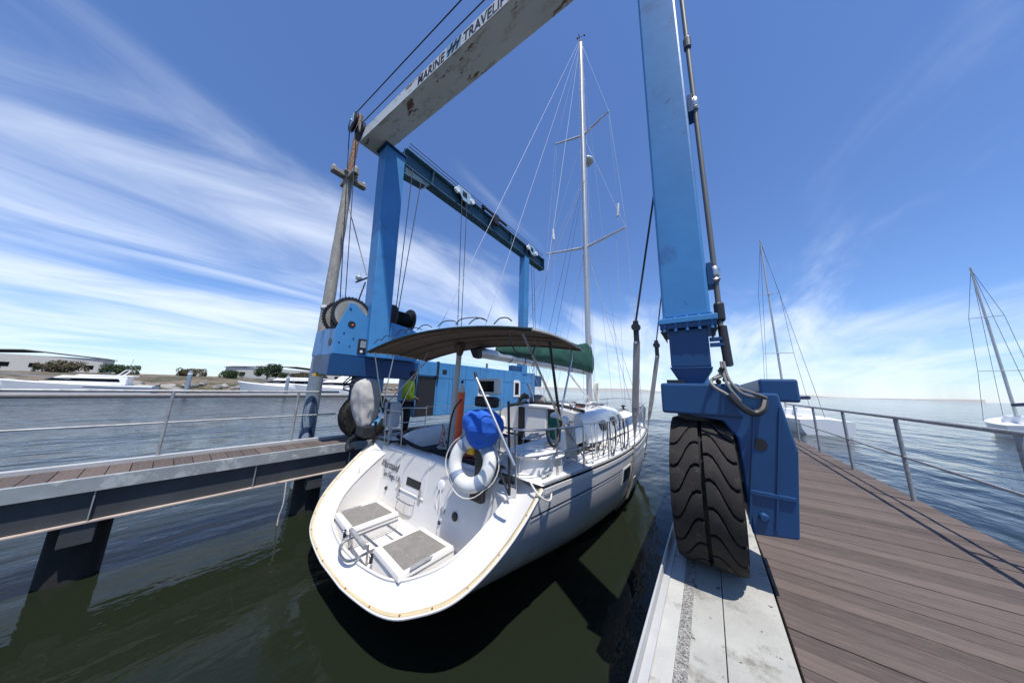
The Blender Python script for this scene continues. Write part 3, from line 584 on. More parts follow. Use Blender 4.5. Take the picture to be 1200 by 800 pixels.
hose([(855, 462, 2.63), (864, 472, 2.62), (874, 480, 2.62), (884, 484, 2.64), (893, 480, 2.66), (896, 470, 2.70)], 0.025, 'black_metal')
for i, (a, b_) in enumerate(((846, 432), (850, 445), (842, 447))):
    p = at(a, b_, 'y', 2.74); MB().ball(p, 0.02, 10, 6).build('hose_fitting', 'black_metal', lift, smooth=True)
# left sill with the winch box
sl = MB().box((-7.5, 2.16, 1.56), (-6.93, 4.45, 2.06)).build('left_sill', 'lift_navy_shaded', lift, bevel=0.015)
MB().box((-8.35, 2.25, 1.62), (-7.5, 3.1, 2.05)).build('outrigger', 'lift_navy_shaded', sl, bevel=0.012)
pz = [(2.20, 2.062), (2.20, 2.66), (2.42, 3.36), (2.55, 3.36), (2.98, 2.98), (2.98, 2.062)]
wp = MB().prism([(-6.97, y, z) for y, z in pz], (0.045, 0, 0)).build('winch_plate', 'lift_blue', lift, bevel=0.008)
MB().prism([(-8.38, 2.20, 2.062), (-6.975, 2.20, 2.062), (-6.975, 2.20, 2.66), (-7.6, 2.20, 2.72), (-8.30, 2.20, 2.70)], (0, 0.04, 0)).build('winch_front', 'lift_blue', wp, bevel=0.006)
MB().prism([(-7.70, y, z) for y, z in pz], (0.03, 0, 0)).build('inner_plate', 'lift_blue', wp, bevel=0.006)
MB().lathe((-6.924, 2.52, 2.82), (1, 0, 0), [(0.085, 0), (0.085, 0.008)], 24).build('bore', 'black_paint', wp); MB().ball((-6.918, 2.54, 2.80), 0.025, 8, 5).build('shaft_end', 'orange', wp)
for y, z, r in ((2.38, 2.58, .022), (2.60, 2.48, .022), (2.30, 2.34, .022), (2.54, 2.28, .018), (2.45, 3.2, .03)): MB().lathe((-6.924, y, z), (1, 0, 0), [(r, 0), (r, 0.007)], 12).build('bolt_hole', 'lift_navy_shaded', wp)
MB().lathe((-7.18, 2.196, 2.36), (0, -1, 0), [(0.09, 0), (0.09, 0.008)], 20).build('bore', 'black_paint', wp)
cp = MB().box((-6.924, 2.72, 2.12), (-6.90, 2.97, 2.50)).build('control_plate', 'black_paint', wp, bevel=0.01); MB().box((-6.90, 2.77, 2.28), (-6.896, 2.90, 2.45)).build('gauge', 'galvanised', cp); MB().box((-6.90, 2.78, 2.15), (-6.896, 2.84, 2.21)).build('gauge', 'plastic_white', cp)
def drum(c, ax, r, w, mtf, grooves=True, rings=3):
    c = V(c); a = V(ax); d = MB().lathe(c, a, [(r*0.6, -w/2+0.03), (r*0.6, w/2-0.03)], 30).build('winch_drum', 'black_metal', lift, smooth=True)
    for s_ in (-1, 1):
        MB().lathe(c+a*(s_*w/2), a, [(0.04, -0.02), (r*0.86, -0.02), (r*0.86, 0.02), (0.04, 0.02)], 36).build('drum_disc', mtf, d, smooth=True)
        mb = MB(); mb.lathe(c+a*(s_*w/2), a, [(r*0.86, -0.025), (r, -0.03), (r, 0.03), (r*0.86, 0.025)], 36, closed=True)
        t1 = a.orthogonal().normalized(); t2 = a.cross(t1)
        for j in range(36):
            th = 2*math.pi*j/36; p = c+a*(s_*w/2)+(t1*math.cos(th)+t2*math.sin(th))*r; e = (t1*math.cos(th)+t2*math.sin(th)); mb.beam(p-a*0.03, p+a*0.03, 0.035, 0.03, e)
        mb.build('ring_gear', 'black_metal', d)
    mb = MB(); nr = int((w-0.12)/0.028)
    for i in range(nr): mb.lathe(c+a*(-w/2+0.06+i*0.028), a, [(r*0.60, -0.012), (r*0.66, 0), (r*0.60, 0.012)], 28)
    mb.build('wound_rope', 'wire', d, smooth=True)
    return d
drum((-7.36, 2.54, 3.08), (1, 0, 0), 0.45, 0.60, 'pile_metal')
drum((-7.02, 3.80, 3.27), (0, 1, 0), 0.34, 0.55, 'black_metal')
MB().prism([(-7.25, 3.42, 2.06), (-7.25, 4.3, 2.06), (-7.25, 4.24, 2.92), (-7.25, 3.95, 3.0), (-7.25, 3.42, 3.05)], (0.5, 0, 0)).build('winch_cradle', 'lift_blue', lift, bevel=0.008)
MB().prism([(-6.93, 3.34, 2.06), (-6.93, 3.75, 2.06), (-6.93, 3.34, 3.1)], (0.03, 0, 0)).build('leg_gusset', 'lift_blue', lift, bevel=0.004)
MB().box((-8.2, 2.24, 1.54), (-8.0, 2.40, 1.618)).build('bumper', 'yellow', sl)
for i in range(4):
    MB().tube([at(x_, y_+i*dy_, 'x', -7.25-.05*i) for x_, y_, dy_ in ((458, 431, 1.5), (445, 429, 2.5), (428, 432, 4.5), (412, 440, 4.0), (402, 449, 2.0), (409, 455, 1.0))][:6 if i == 3 else 5], 0.016, 6, smooth=4).build('hydraulic_hose', 'black_metal', lift, smooth=True)
MB().box((-7.35, 3.05, 1.40), (-7.15, 3.6, 1.62)).build('hose_manifold', 'black_metal', lift, bevel=.02)
# machinery housing along the left sill
hx = -7.0
hs_ = MB().box((-8.0, 4.52, 0.45), (hx-0.03, 11.3, 2.15)).build('engine_housing', 'lift_blue', lift, bevel=0.01)
ys = [5.28, 5.75, 6.5, 7.25, 8.0, 8.75, 9.4, 10.2, 10.95]
for a, b_ in zip(ys, ys[1:]):
    MB().box((hx-0.032, a+0.008, 0.47), (hx, b_-0.008, 1.62)).build('side_panel', 'lift_blue', hs_, bevel=0.005)
    MB().box((hx-0.032, a+0.008, 1.64), (hx-0.003, b_-0.008, 2.14)).build('upper_panel', 'lift_blue', hs_, bevel=0.005)
dr = MB().box((hx-0.035, 4.56, 0.47), (hx-0.022, 5.22, 1.66)).build('doorway', 'black_paint', hs_)
MB().box((hx-0.03, 4.56, 1.70), (hx+0.02, 5.20, 2.12)).build('door_header', 'lift_blue', hs_, bevel=0.006); MB().box((hx-0.03, 5.20, 1.60), (hx+0.04, 5.275, 2.17)).build('header_post', 'black_metal', hs_)
for y0_, z0_, z1_, w_ in ((7.15, 1.02, 1.70, 0.62), (9.42, 1.0, 1.75, 0.5)):
    f_ = MB().prism([(hx+0.001, y0_, z0_), (hx+0.001, y0_+w_, z0_), (hx+0.001, y0_+w_, z1_-0.1), (hx+0.001, y0_+w_-0.1, z1_), (hx+0.001, y0_+0.08, z1_), (hx+0.001, y0_, z1_-0.08)], (0.025, 0, 0)).build('window_frame', 'plastic_white', hs_, bevel=0.004)
    MB().box((hx+0.027, y0_+0.08, z0_+0.1), (hx+0.031, y0_+w_-0.12, z1_-0.12)).build('pane', 'glass_dark', f_)
MB().box((hx-0.005, 5.45, 1.78), (hx+0.004, 5.62, 1.92)).build('vent', 'black_paint', hs_)
MB().box((hx-0.3, 9.4, 2.15), (hx-0.05, 10.2, 2.42)).build('valve_box', 'lift_navy_shaded', hs_, bevel=0.01)
MB().tube([(hx-0.1, 7.7, 2.14), (hx-0.1, 7.7, 2.34)], 0.045, 12).build('exhaust', 'hose_grey', hs_)
MB().box((-7.9, 4.46, 1.56), (-7.0, 4.52, 2.06)).build('bulkhead', 'lift_navy_shaded', lift)
MB().box((-7.6, 11.3, 1.5), (-7.0, 11.9, 2.06)).build('sill_end', 'lift_navy_shaded', lift, bevel=0.01)
MB().box((-7.45, 2.9, 1.16), (-6.95, 3.5, 1.56)).build('wheel_mount', 'lift_navy_shaded', sl, bevel=0.01)
# small deck light arm and rope guy on the left leg
MB().tube([(-7.42, 2.95, 4.35), (-7.75, 2.9, 4.33), (-8.05, 2.88, 4.33)], 0.025, 8).build('light_arm', 'black_metal', lift, smooth=True)
MB().lathe((-7.92, 2.89, 4.36), (0, 0, 1), [(0.02, 0), (0.07, 0.02), (0.09, 0.09), (0.03, 0.13), (0.03, 0.25)], 12).build('work_light', 'plastic_white', lift, smooth=True)
MB().tube([(-7.45, 2.9, 4.2), (-7.75, 2.9, 3.7)], 0.018, 6).build('arm_stay', 'rust', lift)
MB().tube([at(409, 244, 'x', -8.85), (-7.43, 2.9, 4.4)], 0.014, 6).build('guy_wire', 'wire', lift)

# ------------------------------------------------------------------ sailing yacht in the slings
BT = V((-3.9, 3.0, 0.0)); BROT = -R_(1.0)
boat = thing('sailing_yacht', 'white sailing yacht with open scoop stern and green sail cover hanging in the hoist', 'sailboat', BT, BROT)
BM = Matrix.Translation(BT) @ Matrix.Rotation(BROT, 4, 'Z'); BMI = BM.inverted(); BR3 = BMI.to_3x3(); CL = BMI @ EYE
def bpx(px, py, ax, val):             # photo pixel -> boat-local point on the plane axis = val
    r = BR3 @ ray(px, py); k = 'xyz'.index(ax); return CL + r*((val-CL[k])/r[k])
def bplane(px, py, p0, n):
    r = BR3 @ ray(px, py); n = V(n); return CL + r*((V(p0)-CL).dot(n)/r.dot(n))
ZS = [(-1.4, .24), (0, .18), (3, .06), (5, .07), (7, .13), (9.5, .24), (12, .38)]
BB = [(-1.4, 2.12), (0, 2.19), (1.4, 2.27), (3, 2.31), (5, 2.25), (7, 2.02), (8.5, 1.67), (10, 1.15), (11, .70), (12, .015)]
ZK = [(-1.4, -.95), (0, -1.24), (2, -1.6), (5, -1.9), (8, -1.95), (10, -1.85), (12, -1.6)]
FT = [(0, 0), (.004, .09), (.012, .19), (.027, .315), (.054, .47), (.1, .6), (.17, .70), (.29, .825), (.42, .90), (.6, .958), (.79, .99), (1, 1)]
zs = lambda y: cinterp(y, ZS); bb = lambda y: cinterp(y, BB); zk = lambda y: cinterp(y, ZK)
def hfrac(y, t):
    b_ = max(0, (y-5.5)/6.5)**1.3; return lerp(min(1.0, max(0.0, cinterp(t, FT))), t**0.85, min(1, b_))
def hullp(y, t, off=0.0):
    x = bb(y)*hfrac(y, t); k = max(0, (y-7.5)/4.5)**2.2
    return V((x+off, y-1.15*(1-t)*k, lerp(zk(y), zs(y), t)))
def hz(y, z): return (z-zk(y))/(zs(y)-zk(y))
KC = 0.8
def tcut(y): return 1.0 if y >= 0 else max(0.0, min(1.0, (0.18+KC*y-zk(y))/(zs(y)-zk(y))))
st = [-1.4+1.4*(i/44)**2.3 for i in range(45)]; st[0] = -1.3998
st += [12*(i/38) for i in range(1, 39)]
rows = []; rimS = []
for y in st:
    tt = tcut(y); half = [hullp(y, tt*(1-j/18)**1.6) for j in range(19)]
    if y <= 0: rimS.append(half[0].copy())
    rows.append(half+[V((-p.x, p.y, p.z)) for p in reversed(half[:-1])])
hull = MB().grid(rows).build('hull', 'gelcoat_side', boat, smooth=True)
rim = list(reversed(rimS))+[V((-p.x, p.y, p.z)) for p in rimS]     # starboard corner -> lip -> port corner
def ridge(p):
    u = (p.z+0.94)/1.12; return V((p.x*lerp(.80, .755, u), p.y+lerp(.20, .24, u), p.z+lerp(.115, -.05, u)))
RG = [ridge(p) for p in rim]
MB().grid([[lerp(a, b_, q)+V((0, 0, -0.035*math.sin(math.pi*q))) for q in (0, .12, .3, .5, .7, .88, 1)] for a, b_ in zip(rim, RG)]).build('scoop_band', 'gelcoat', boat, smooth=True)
MB().grid([[lerp(a, b_, q)+V((0, -.004, .006)) for q in (-0.012, .10)] for a, b_ in zip(rim, RG)]).build('rim_trim', 'cream', hull, smooth=True, solid=0.006)
MB().tube([p+V((0, -.006, -.006)) for p in rim], 0.014, 8).build('rim_edge', 'gelcoat', hull, smooth=True)
for i in [k for k in range(4, len(rim)-4, 6) if abs(rim[k].x) > .25]:
    MB().ball(lerp(rim[i], RG[i], .035)+V((0, -.004, .010)), 0.011, 8, 5).build('rim_screw', 'rust', hull)
MB().tube([p+V((0, 0, .004)) for p in RG], 0.016, 8).build('scoop_ridge', 'gelcoat', boat, smooth=True)
FZ = -0.92
def inner(p): s_ = 1 if p.x >= 0 else -1; return V((s_*min(abs(p.x)*0.965, 1.56), p.y+0.035, FZ))
MB().grid([[p, lerp(p, inner(p), .12)+V((0, .012, 0)), inner(p)] for p in RG]).build('scoop_wall', 'gelcoat', boat, smooth=True)
pf_ = [inner(p) for p in RG]; MB().add([V((p.x, p.y, FZ)) for p in pf_]+[V((-1.3, .05, FZ)), V((1.3, .05, FZ))], [tuple(range(len(pf_)+2))]).build('bathing_platform', 'gelcoat', boat)
WY = lambda z: -0.17+(z+0.9)*0.14         # transom wall, leaning forward
whw = lambda z: min(1.80, bb(0)*hfrac(0, max(0.0, hz(-.2, z)))-.12)
tw = MB().grid([[(x, WY(z)+0.02*(abs(x)/1.7)**2, z) for x in [lerp(-whw(z), whw(z), i/14) for i in range(15)]] for z in (-.92, -.75, -.6, -.45, -.3, -.15, 0, .09)]).build('transom_wall', 'gelcoat', boat, smooth=True)
MB().grid([[(x, WY(.09)+dy, .09+dz) for x in [lerp(-1.55, 1.5, i/12) for i in range(13)]] for dy, dz in ((0, 0), (.012, .03), (.04, .048), (.2, .05), (.27, .03), (.3, -.2))]).build('transom_cap', 'gelcoat', tw, smooth=True)
WN = (0, -1, 0.14); WP0 = (0, WY(0), 0)
def onwall(px, py): return bplane(px, py, WP0, WN)
wx, wz = V((1, 0, 0)), V((0, 0.14, 1)).normalized(); wo_ = V((0, -0.004, 0.002))
p = onwall(446.5, 545); text_mesh('lettering', 'Mermaid', 0.215, p+wo_, wx, wz, 'navy_stripe', tw, shear=0.35, squeeze=0.86)
p = onwall(449, 556); text_mesh('lettering', 'San Diego, CA', 0.135, p+wo_, wx, wz, 'navy_stripe', tw, shear=0.1, squeeze=0.78)
def wallrect(a, c, off=0.006, th=0.01):
    d = wo_.normalized(); p0, p1 = onwall(*a), onwall(*c)
    z0, z1 = sorted((p0.z, p1.z)); x0, x1 = sorted((p0.x, p1.x))
    return [V((x, WY(z), z))+V((0, -off, 0)) for x, z in ((x0, z0), (x1, z0), (x1, z1), (x0, z1))]
q = wallrect((477.5, 558), (492, 575)); MB().prism(q, (0, 0.02, 0)).build('locker_opening', 'black_paint', tw, bevel=0.015)
# the fold-down door in the transom: raised moulding lines and hinges
pl, pr = onwall(469, 548), onwall(501, 560)
for xx, za, zb_ in ((pl.x, .09, -.50), (pr.x, .09, -.50)): MB().tube([V((xx, WY(z)-.004, z)) for z in (za, lerp(za, zb_, .5), zb_)], 0.007, 6).build('door_moulding', 'gelcoat', tw, smooth=True)
MB().tube([V((pl.x, WY(-.5)-.004, -.50)), V((pr.x, WY(-.5)-.004, -.50))], 0.012, 6).build('door_moulding', 'gelcoat', tw, smooth=True)
for xx in (pl.x+.12, pr.x-.1):
    hb = MB().box((xx-.022, WY(-.47)-.03, -.58), (xx+.022, WY(-.47)-.008, -.36)).build('door_hinge', 'steel', tw, bevel=0.006)
    MB().cyl((xx-.03, WY(-.47)-.03, -.47), (xx+.03, WY(-.47)-.03, -.47), .012, n=8).build('hinge_pin', 'steel', hb)
mb = MB().tube([V((pl.x+.2, WY(-.6)-.01, -.58)), V((pl.x+.2, WY(-.6)-.07, -.62)), V((pr.x-.22, WY(-.6)-.07, -.62)), V((pr.x-.22, WY(-.6)-.01, -.58))], .011, 8, smooth=4); mb.build('grab_handle', 'steel', tw, smooth=True)
for dx in (.22, .48): MB().tube([V((pl.x+dx, WY(-.62)-.06, -.62)), V((pl.x+dx-.06, WY(-.9)-.03, -.89))], .006, 6).build('door_stay', 'steel', tw, smooth=True)
for (a, b_), r, mt in (((441.5, 566), .05, 'steel'), ((452.5, 571.5), .035, 'black_metal'), ((517, 568), .085, 'plastic_white'), ((519, 598), .05, 'galvanised'), ((533, 605), .06, 'black_metal'), ((515, 612), .028, 'black_metal')):
    p = onwall(a, b_); MB().lathe(p, (0, -1, .14), [(r, 0), (r, .012), (r*.8, .02), (r*.35, .022)], 20).build('wall_fitting', mt, tw, smooth=True)
p = onwall(517, 572); MB().tube([p+V((-.03, -.03, 0)), p+V((-.05, -.05, -.16)), p+V((-.02, -.04, -.3)), p+V((0.0, -.03, -.36)), p+V((.04, -.04, -.22)), p+V((.03, -.03, 0))], .009, 6, smooth=4).build('shower_hose', 'plastic_white', tw, smooth=True)
p = onwall(516, 585); MB().tube([p+V((0, -.02, 0)), p+V((-.02, -.03, -.45))], .008, 6).build('shower_riser', 'steel', tw, smooth=True)
# steps on the bathing platform
for s_ in (-1, 1):
    x0, x1 = (-1.08, -.34) if s_ < 0 else (.30, 1.06)
    sp_ = MB().hexa([(x0, -1.10, FZ), (x1, -1.16, FZ), (x1, -.36, FZ), (x0, -.36, FZ)], [(x0+.015, -1.04, -.745), (x1-.015, -1.10, -.745), (x1-.015, -.34, -.745), (x0+.015, -.34, -.745)]).build('step', 'gelcoat', boat, bevel=0.012)
    MB().hexa([(x0-.0, -1.07, -.74), (x1+.0, -1.13, -.74), (x1+.0, -.35, -.74), (x0-.0, -.35, -.74)], [(x0+.02, -1.05, -.685), (x1-.02, -1.11, -.685), (x1-.02, -.36, -.685), (x0+.02, -.36, -.685)]).build('step_lid', 'gelcoat', sp_, bevel=0.012)
    MB().hexa([(x0+.08, -.98, -.686), (x1-.07, -1.03, -.686), (x1-.07, -.44, -.686), (x0+.08, -.44, -.686)], [(x0+.08, -.98, -.680), (x1-.07, -1.03, -.680), (x1-.07, -.44, -.680), (x0+.08, -.44, -.680)]).build('tread_pad', 'nonskid_grey', sp_, bevel=0.002)
    xl = x1-.10 if s_ < 0 else x0+.10
    lt = MB().box((xl-.02, -1.135, -.80), (xl+.02, -1.105, -.70)).build('latch', 'black_metal', sp_, bevel=0.004); MB().ball((xl, -1.135, -.72), .018, 8, 6).build('latch_knob', 'steel', lt, smooth=True)
    xs_ = x0+.05 if s_ < 0 else x1-.035
    MB().prism([(xs_-.03, -.95, -.683), (xs_+.03, -1.0, -.683), (xs_+.03, -.72, -.683), (xs_, -.66, -.683), (xs_-.03, -.72, -.683)], (0, 0, .006)).build('drain_slot', 'galvanised', sp_)
lad = MB(); 
lad.tube([(-.26, -.42, -.76), (-.26, -1.10, -.76), (-.25, -1.22, -.78), (-.12, -1.28, -.82), (.09, -1.28, -.82), (.22, -1.22, -.78), (.23, -1.10, -.76), (.23, -.42, -.76)], .017, 8, smooth=4)
ld = lad.build('swim_ladder', 'steel', boat, smooth=True)
for y in (-.60, -.95): MB().tube([(-.26, y, -.76), (.23, y, -.76)], .016, 8).build('rung', 'steel', ld, smooth=True)
MB().tube([(-.30, -1.10, -.66), (.27, -1.15, -.66)], .03, 10).build('hinge_tube', 'galvanised', ld, smooth=True)
for x in (-.30, .25): MB().tube([(x, -1.1, -.66), (x, -1.1, -.88)], .014, 8).build('ladder_post', 'steel', ld, smooth=True)
# vent cover and shadow-casting handrail on the starboard scoop wing
c = bplane(592, 583, (1.9, -.3, -.1), (-.35, -.45, .82)); 
MB().prism([c+V((-.12, -.02, -.0)), c+V((.10, -.10, .0)), c+V((.11, -.02, .04)), c+V((.03, .17, .1)), c+V((-.05, .16, .09))], (-.02, -.03, .06)).build('vent_cover', 'plastic_white', boat, bevel=0.025)
# ----- deck
def strip(y0, y1, n, xin, zoff=0.0):
    R2 = []
    for s_ in (1, -1):
        rr = []
        for i in range(n+1):
            y = lerp(y0, y1, i/n); xo = bb(y)-.01; xi = xin(y); rr.append([(s_*lerp(xo, xi, q), y, zs(y)+.03+.03*q+zoff) for q in (0, .25, .6, 1)])
        R2.append(rr)
    return R2
for a in strip(0.0, 3.4, 12, lambda y: 1.42): MB().grid(a).build('side_deck', 'deck_white', boat, smooth=True)
a, b_ = strip(3.3, 11.97, 30, lambda y: 0.0); MB().grid(a).grid(b_).build('fore_deck', 'deck_white', boat, smooth=True)
for s_ in (1, -1):
    MB().tube([(s_*(bb(y)-.03), y, zs(y)+.035) for y in [lerp(.05, 11.9, i/40) for i in range(41)]], .022, 6).build('toe_rail', 'galvanised', boat, smooth=True)
    ribbon = lambda dz0, dz1, ya, yb, off: [[(lambda q: V((s_*(q.x+off), q.y, q.z)))(hullp(y, hz(y, zs(y)+dz))) for dz in (dz0, dz1)] for y in [lerp(ya, yb, i/44) for i in range(45)]]
    MB().grid(ribbon(-.275, -.255, -.22, 11.6, .004)).build('hull_stripe', 'navy_stripe', hull)
    MB().grid(ribbon(-.300, -.280, -.22, 11.6, .004)).build('hull_stripe', 'plastic_white', hull)
    MB().grid(ribbon(-.06, -.0, 0.02, 11.9, .012)).build('rubbing_strake', 'gelcoat', hull, solid=.012)
    for wy in (3.05, 5.6):
        f_ = MB().grid([[(lambda q: V((s_*(q.x+.008), q.y, q.z)))(hullp(y, hz(y, zs(y)+dz))) for dz in (-.58, -.48, -.36, -.26)] for y in [wy+.62*i/6-.04 for i in range(7)]]).build('hull_window', 'plastic_white', hull, solid=.01)
        MB().grid([[(lambda q: V((s_*(q.x+.018), q.y, q.z)))(hullp(y, hz(y, zs(y)+dz))) for dz in (-.55, -.48, -.36, -.29)] for y in [wy+.54*i/6 for i in range(7)]]).build('pane', 'glass_dark', f_)
# ----- cockpit
MB().box((-1.2, .3, -.40), (1.2, 3.35, -.36)).build('cockpit_floor', 'nonskid_grey', boat)
for s_ in (1, -1):
    cs = [(1.50, .20), (1.47, .40), (1.42, .47), (1.34, .485), (1.24, .46), (1.20, .38), (1.17, .05), (1.16, -.38)]
    hgt = lambda y: interp(y, [(.15, .25), (.45, .85), (1.4, 1.0), (2.6, 1.05), (3.35, 1.25)])
    MB().grid([[(s_*(x-.10*max(0, y-1.5)/2), y, lerp(-.38, z, 1) if z < .2 else .2+(z-.2)*hgt(y)) for x, z in cs] for y in [lerp(.16, 3.36, i/14) for i in range(15)]]).build('coaming', 'gelcoat', boat, smooth=True)
    MB().box((s_*.62 if s_ > 0 else -1.17, .4, -.36), (1.17 if s_ > 0 else -.62, 3.3, .06)).build('cockpit_seat', 'deck_white', boat, bevel=0.03)
MB().box((-1.17, .12, -.36), (1.17, .42, .05)).build('aft_bench', 'deck_white', boat, bevel=0.03)
# quarter seat pods
pod = MB().lathe((1.70, .62, 0), (0, 0, 1), [(.40, .05), (.395, .3), (.37, .40)], 28).build('seat_pod', 'gelcoat', boat, smooth=True)
pdisc = MB().lathe((1.70, .62, .40), (0, 0, 1), [(.36, 0), (.425, .005), (.435, .035), (.41, .06), (.2, .066)], 36).build('round_seat', 'gelcoat', pod, smooth=True)
MB().tube([(1.55, .42, .47), (1.80, .50, .475), (1.98, .72, .47)], .012, 6).build('seat_strap', 'plastic_white', pod)
MB().box((-2.0, -.0, .46), (-1.66, .24, 1.0)).build('instrument_locker', 'grey_box', boat, bevel=0.04); MB().tube([(-1.83, .12, .1), (-1.83, .12, .5)], .04, 10).build('locker_post', 'steel', boat, smooth=True)
mb = MB(); mb.ball((-2.0, -.05, .72), .055, 10, 7); mb.ball((-1.86, -.06, .70), .055, 10, 7); mb.build('locker_lamp', 'plastic_white', boat, smooth=True)
MB().box((-1.76, -.035, .75), (-1.70, -.02, 1.0)).build('locker_strap', 'black_metal', boat)
# pedestal, plotter pod
ped = MB().lathe((0.05, 1.45, -.36), (0, 0, 1), [(.16, 0), (.12, .2), (.10, .9), (.14, 1.0), (.14, 1.1)], 18).build('steering_pedestal', 'plastic_white', boat, smooth=True)
MB().tube([(-.22, 1.35, -.3), (-.22, 1.35, 1.0), (-.16, 1.35, 1.12), (.26, 1.35, 1.12), (.32, 1.35, 1.0), (.32, 1.35, -.3)], .016, 8, smooth=3).build('pedestal_guard', 'steel', ped, smooth=True)
a = bpx(560, 443, 'y', 1.2); b2 = bpx(583, 463, 'y', 1.2)
np_ = MB().box((a.x, 1.2, b2.z), (b2.x, 1.36, a.z)).build('plotter_pod', 'plastic_white', ped, bevel=0.05); MB().box((a.x+.07, 1.188, b2.z+.06), (b2.x-.11, 1.21, a.z-.06)).build('plotter_screen', 'glass_dark', np_, bevel=0.01)
mb = MB(); mb.box((a.x-.08, 1.19, b2.z-.27), (b2.x-.06, 1.36, b2.z-.04)); mb.build('instrument_pod', 'black_metal', ped, bevel=0.05)
wl_ = MB().tube([(.05+.42*math.cos(2*math.pi*i/32), 1.12, .50+.42*math.sin(2*math.pi*i/32)) for i in range(32)], .014, 8, closed=True).build('steering_wheel', 'steel', ped, smooth=True)
for i in range(5): MB().tube([(.05, 1.16, .50), (.05+.42*math.cos(1.25*i+.3), 1.12, .50+.42*math.sin(1.25*i+.3))], .009, 6).build('spoke', 'steel', wl_)
# ----- coachroof
CW = [(3.3, 1.30), (4.5, 1.28), (6, 1.14), (7.5, .93), (8.8, .66), (9.7, .34)]
CZ = [(3.3, .84), (5, .86), (7, .82), (8.2, .68), (9.1, .47), (9.7, .27)]
def croof(y):
    w_, z_ = cinterp(y, CW), cinterp(y, CZ); zd = zs(y)+.05; hh = z_-zd
    return [(w_+.20, zd), (w_+.17, zd+.10*hh), (w_+.02, zd+.70*hh), (w_-.02, zd+.82*hh), (w_-.10, zd+.93*hh), (w_*.6, z_+.02), (0, z_+.055)]
rows = []
for i in range(25):
    y = lerp(3.3, 9.7, i/24); hrow = [V((x, y, z)) for x, z in croof(y)]; rows.append(hrow+[V((-p.x, p.y, p.z)) for p in reversed(hrow[:-1])])
mb = MB().grid(rows); mb.f.append(tuple(range(13))); cr_ = mb.build('coachroof', 'gelcoat', boat, smooth=True)
for s_ in (1, -1):
    for ya, yb in ((4.25, 4.95), (5.55, 6.35), (6.95, 7.6)):
        def sd2(y, q):
            c_ = croof(y); p0, p1 = V((c_[1][0], y, c_[1][1])), V((c_[2][0], y, c_[2][1])); pp_ = lerp(p0, p1, q); return V((s_*(pp_.x+.006), pp_.y, pp_.z+.002))
        MB().grid([[sd2(lerp(ya, yb, i/6)+.12*(1-q), q) for q in ((.22, .5, .80) if 0 < i < 6 else (.32, .5, .7))] for i in range(7)]).build('cabin_window', 'glass_dark', cr_, solid=.006)
    MB().tube([V((s_*(cinterp(y, CW)-.30), y, cinterp(y, CZ)+(.10 if 0 < i < 10 else .03))) for i, y in enumerate([lerp(4.4, 6.8, k/10) for k in range(11)])], .014, 6).build('grab_rail', 'steel', cr_, smooth=True)
for y, w_, nm in ((5.0, .26, 'deck_hatch'), (8.1, .27, 'deck_hatch')):
    hh = MB().box((-w_, y, cinterp(y+.25, CZ)+.03), (w_, y+.52, cinterp(y+.25, CZ)+.085)).build(nm, 'plastic_white', cr_, bevel=0.02); MB().box((-w_+.05, y+.05, cinterp(y+.25, CZ)+.086), (w_-.05, y+.47, cinterp(y+.25, CZ)+.092)).build('hatch_glass', 'glass_dark', hh)
MB().box((-.36, 3.25, .0), (.30, 3.30, .85)).build('companionway_door', 'plastic_white', cr_, bevel=0.01)
for x in (-.62, .36): MB().box((x, 3.27, .0), (x+.2, 3.297, .86)).build('door_jamb', 'black_paint', cr_)
mb = MB(); mb.box((-.42, 3.2, .86), (.40, 4.4, .95)); mb.build('sliding_hatch', 'plastic_white', cr_, bevel=0.03)
# folded spray hood: dark roll on a steel bow at the front of the cockpit
MB().tube([(1.25, 3.6, .84), (.7, 3.55, .94), (0, 3.5, 1.0), (-.7, 3.55, .94), (-1.25, 3.6, .84)], .045, 10, smooth=4).build('folded_sprayhood', 'black_metal', cr_, smooth=True)
MB().ball((-.35, 3.9, 1.06), .26, 16, 10, (1.1, .8, .6)).build('sail_bag', 'nonskid_grey', cr_, smooth=True)
def winch(x, y, z):
    w_ = MB().lathe((x, y, z), (0, 0, 1), [(.10, 0), (.105, .02), (.075, .05), (.062, .10), (.085, .15), (.09, .19), (.04, .20)], 20).build('winch', 'steel', boat, smooth=True); return w_
winch(1.36, 1.75, .48); winch(1.32, 2.6, .50); winch(-1.36, 1.75, .48); winch(.75, 4.0, .87); winch(-.75, 4.0, .87)
# ----- rails
def stanch(s_, y, h=.72): return MB().tube([(s_*(bb(y)-.07), y, zs(y)+.02), (s_*(bb(y)-.07), y, zs(y)+h)], .013, 8).build('stanchion', 'steel', boat, smooth=True)
sy = [1.25, 2.35, 3.85, 5.4, 7.0, 8.5, 9.7]
for s_ in (1, -1):
    for y in sy: stanch(s_, y)
    for hh, nm in ((.71, 'lifeline'), (.38, 'lifeline')):
        MB().tube([(s_*(bb(y)-.07), y, zs(y)+hh) for y in sy], .010 if s_ > 0 else .007, 6).build(nm, 'steel', boat, smooth=True)
    pf = MB().tube([(s_*1.15, -.02, .84), (s_*1.75, -.06, .84), (s_*2.02, .10, .84), (s_*2.10, .45, .83), (s_*2.17, 1.25, .80)], .0165, 8, smooth=4).build('pushpit', 'steel', boat, smooth=True)
    MB().tube([(s_*1.15, -.0, .50), (s_*1.75, -.04, .50), (s_*2.02, .12, .50), (s_*2.17, 1.25, .46)], .012, 8, smooth=4).build('pushpit_mid_rail', 'steel', pf, smooth=True)
    for x, y in ((1.15, -.02), (1.78, -.05), (2.10, .5)): MB().tube([(s_*x, y, .84), (s_*x, y+.05, .10)], .0155, 8).build('pushpit_leg', 'steel', pf, smooth=True)
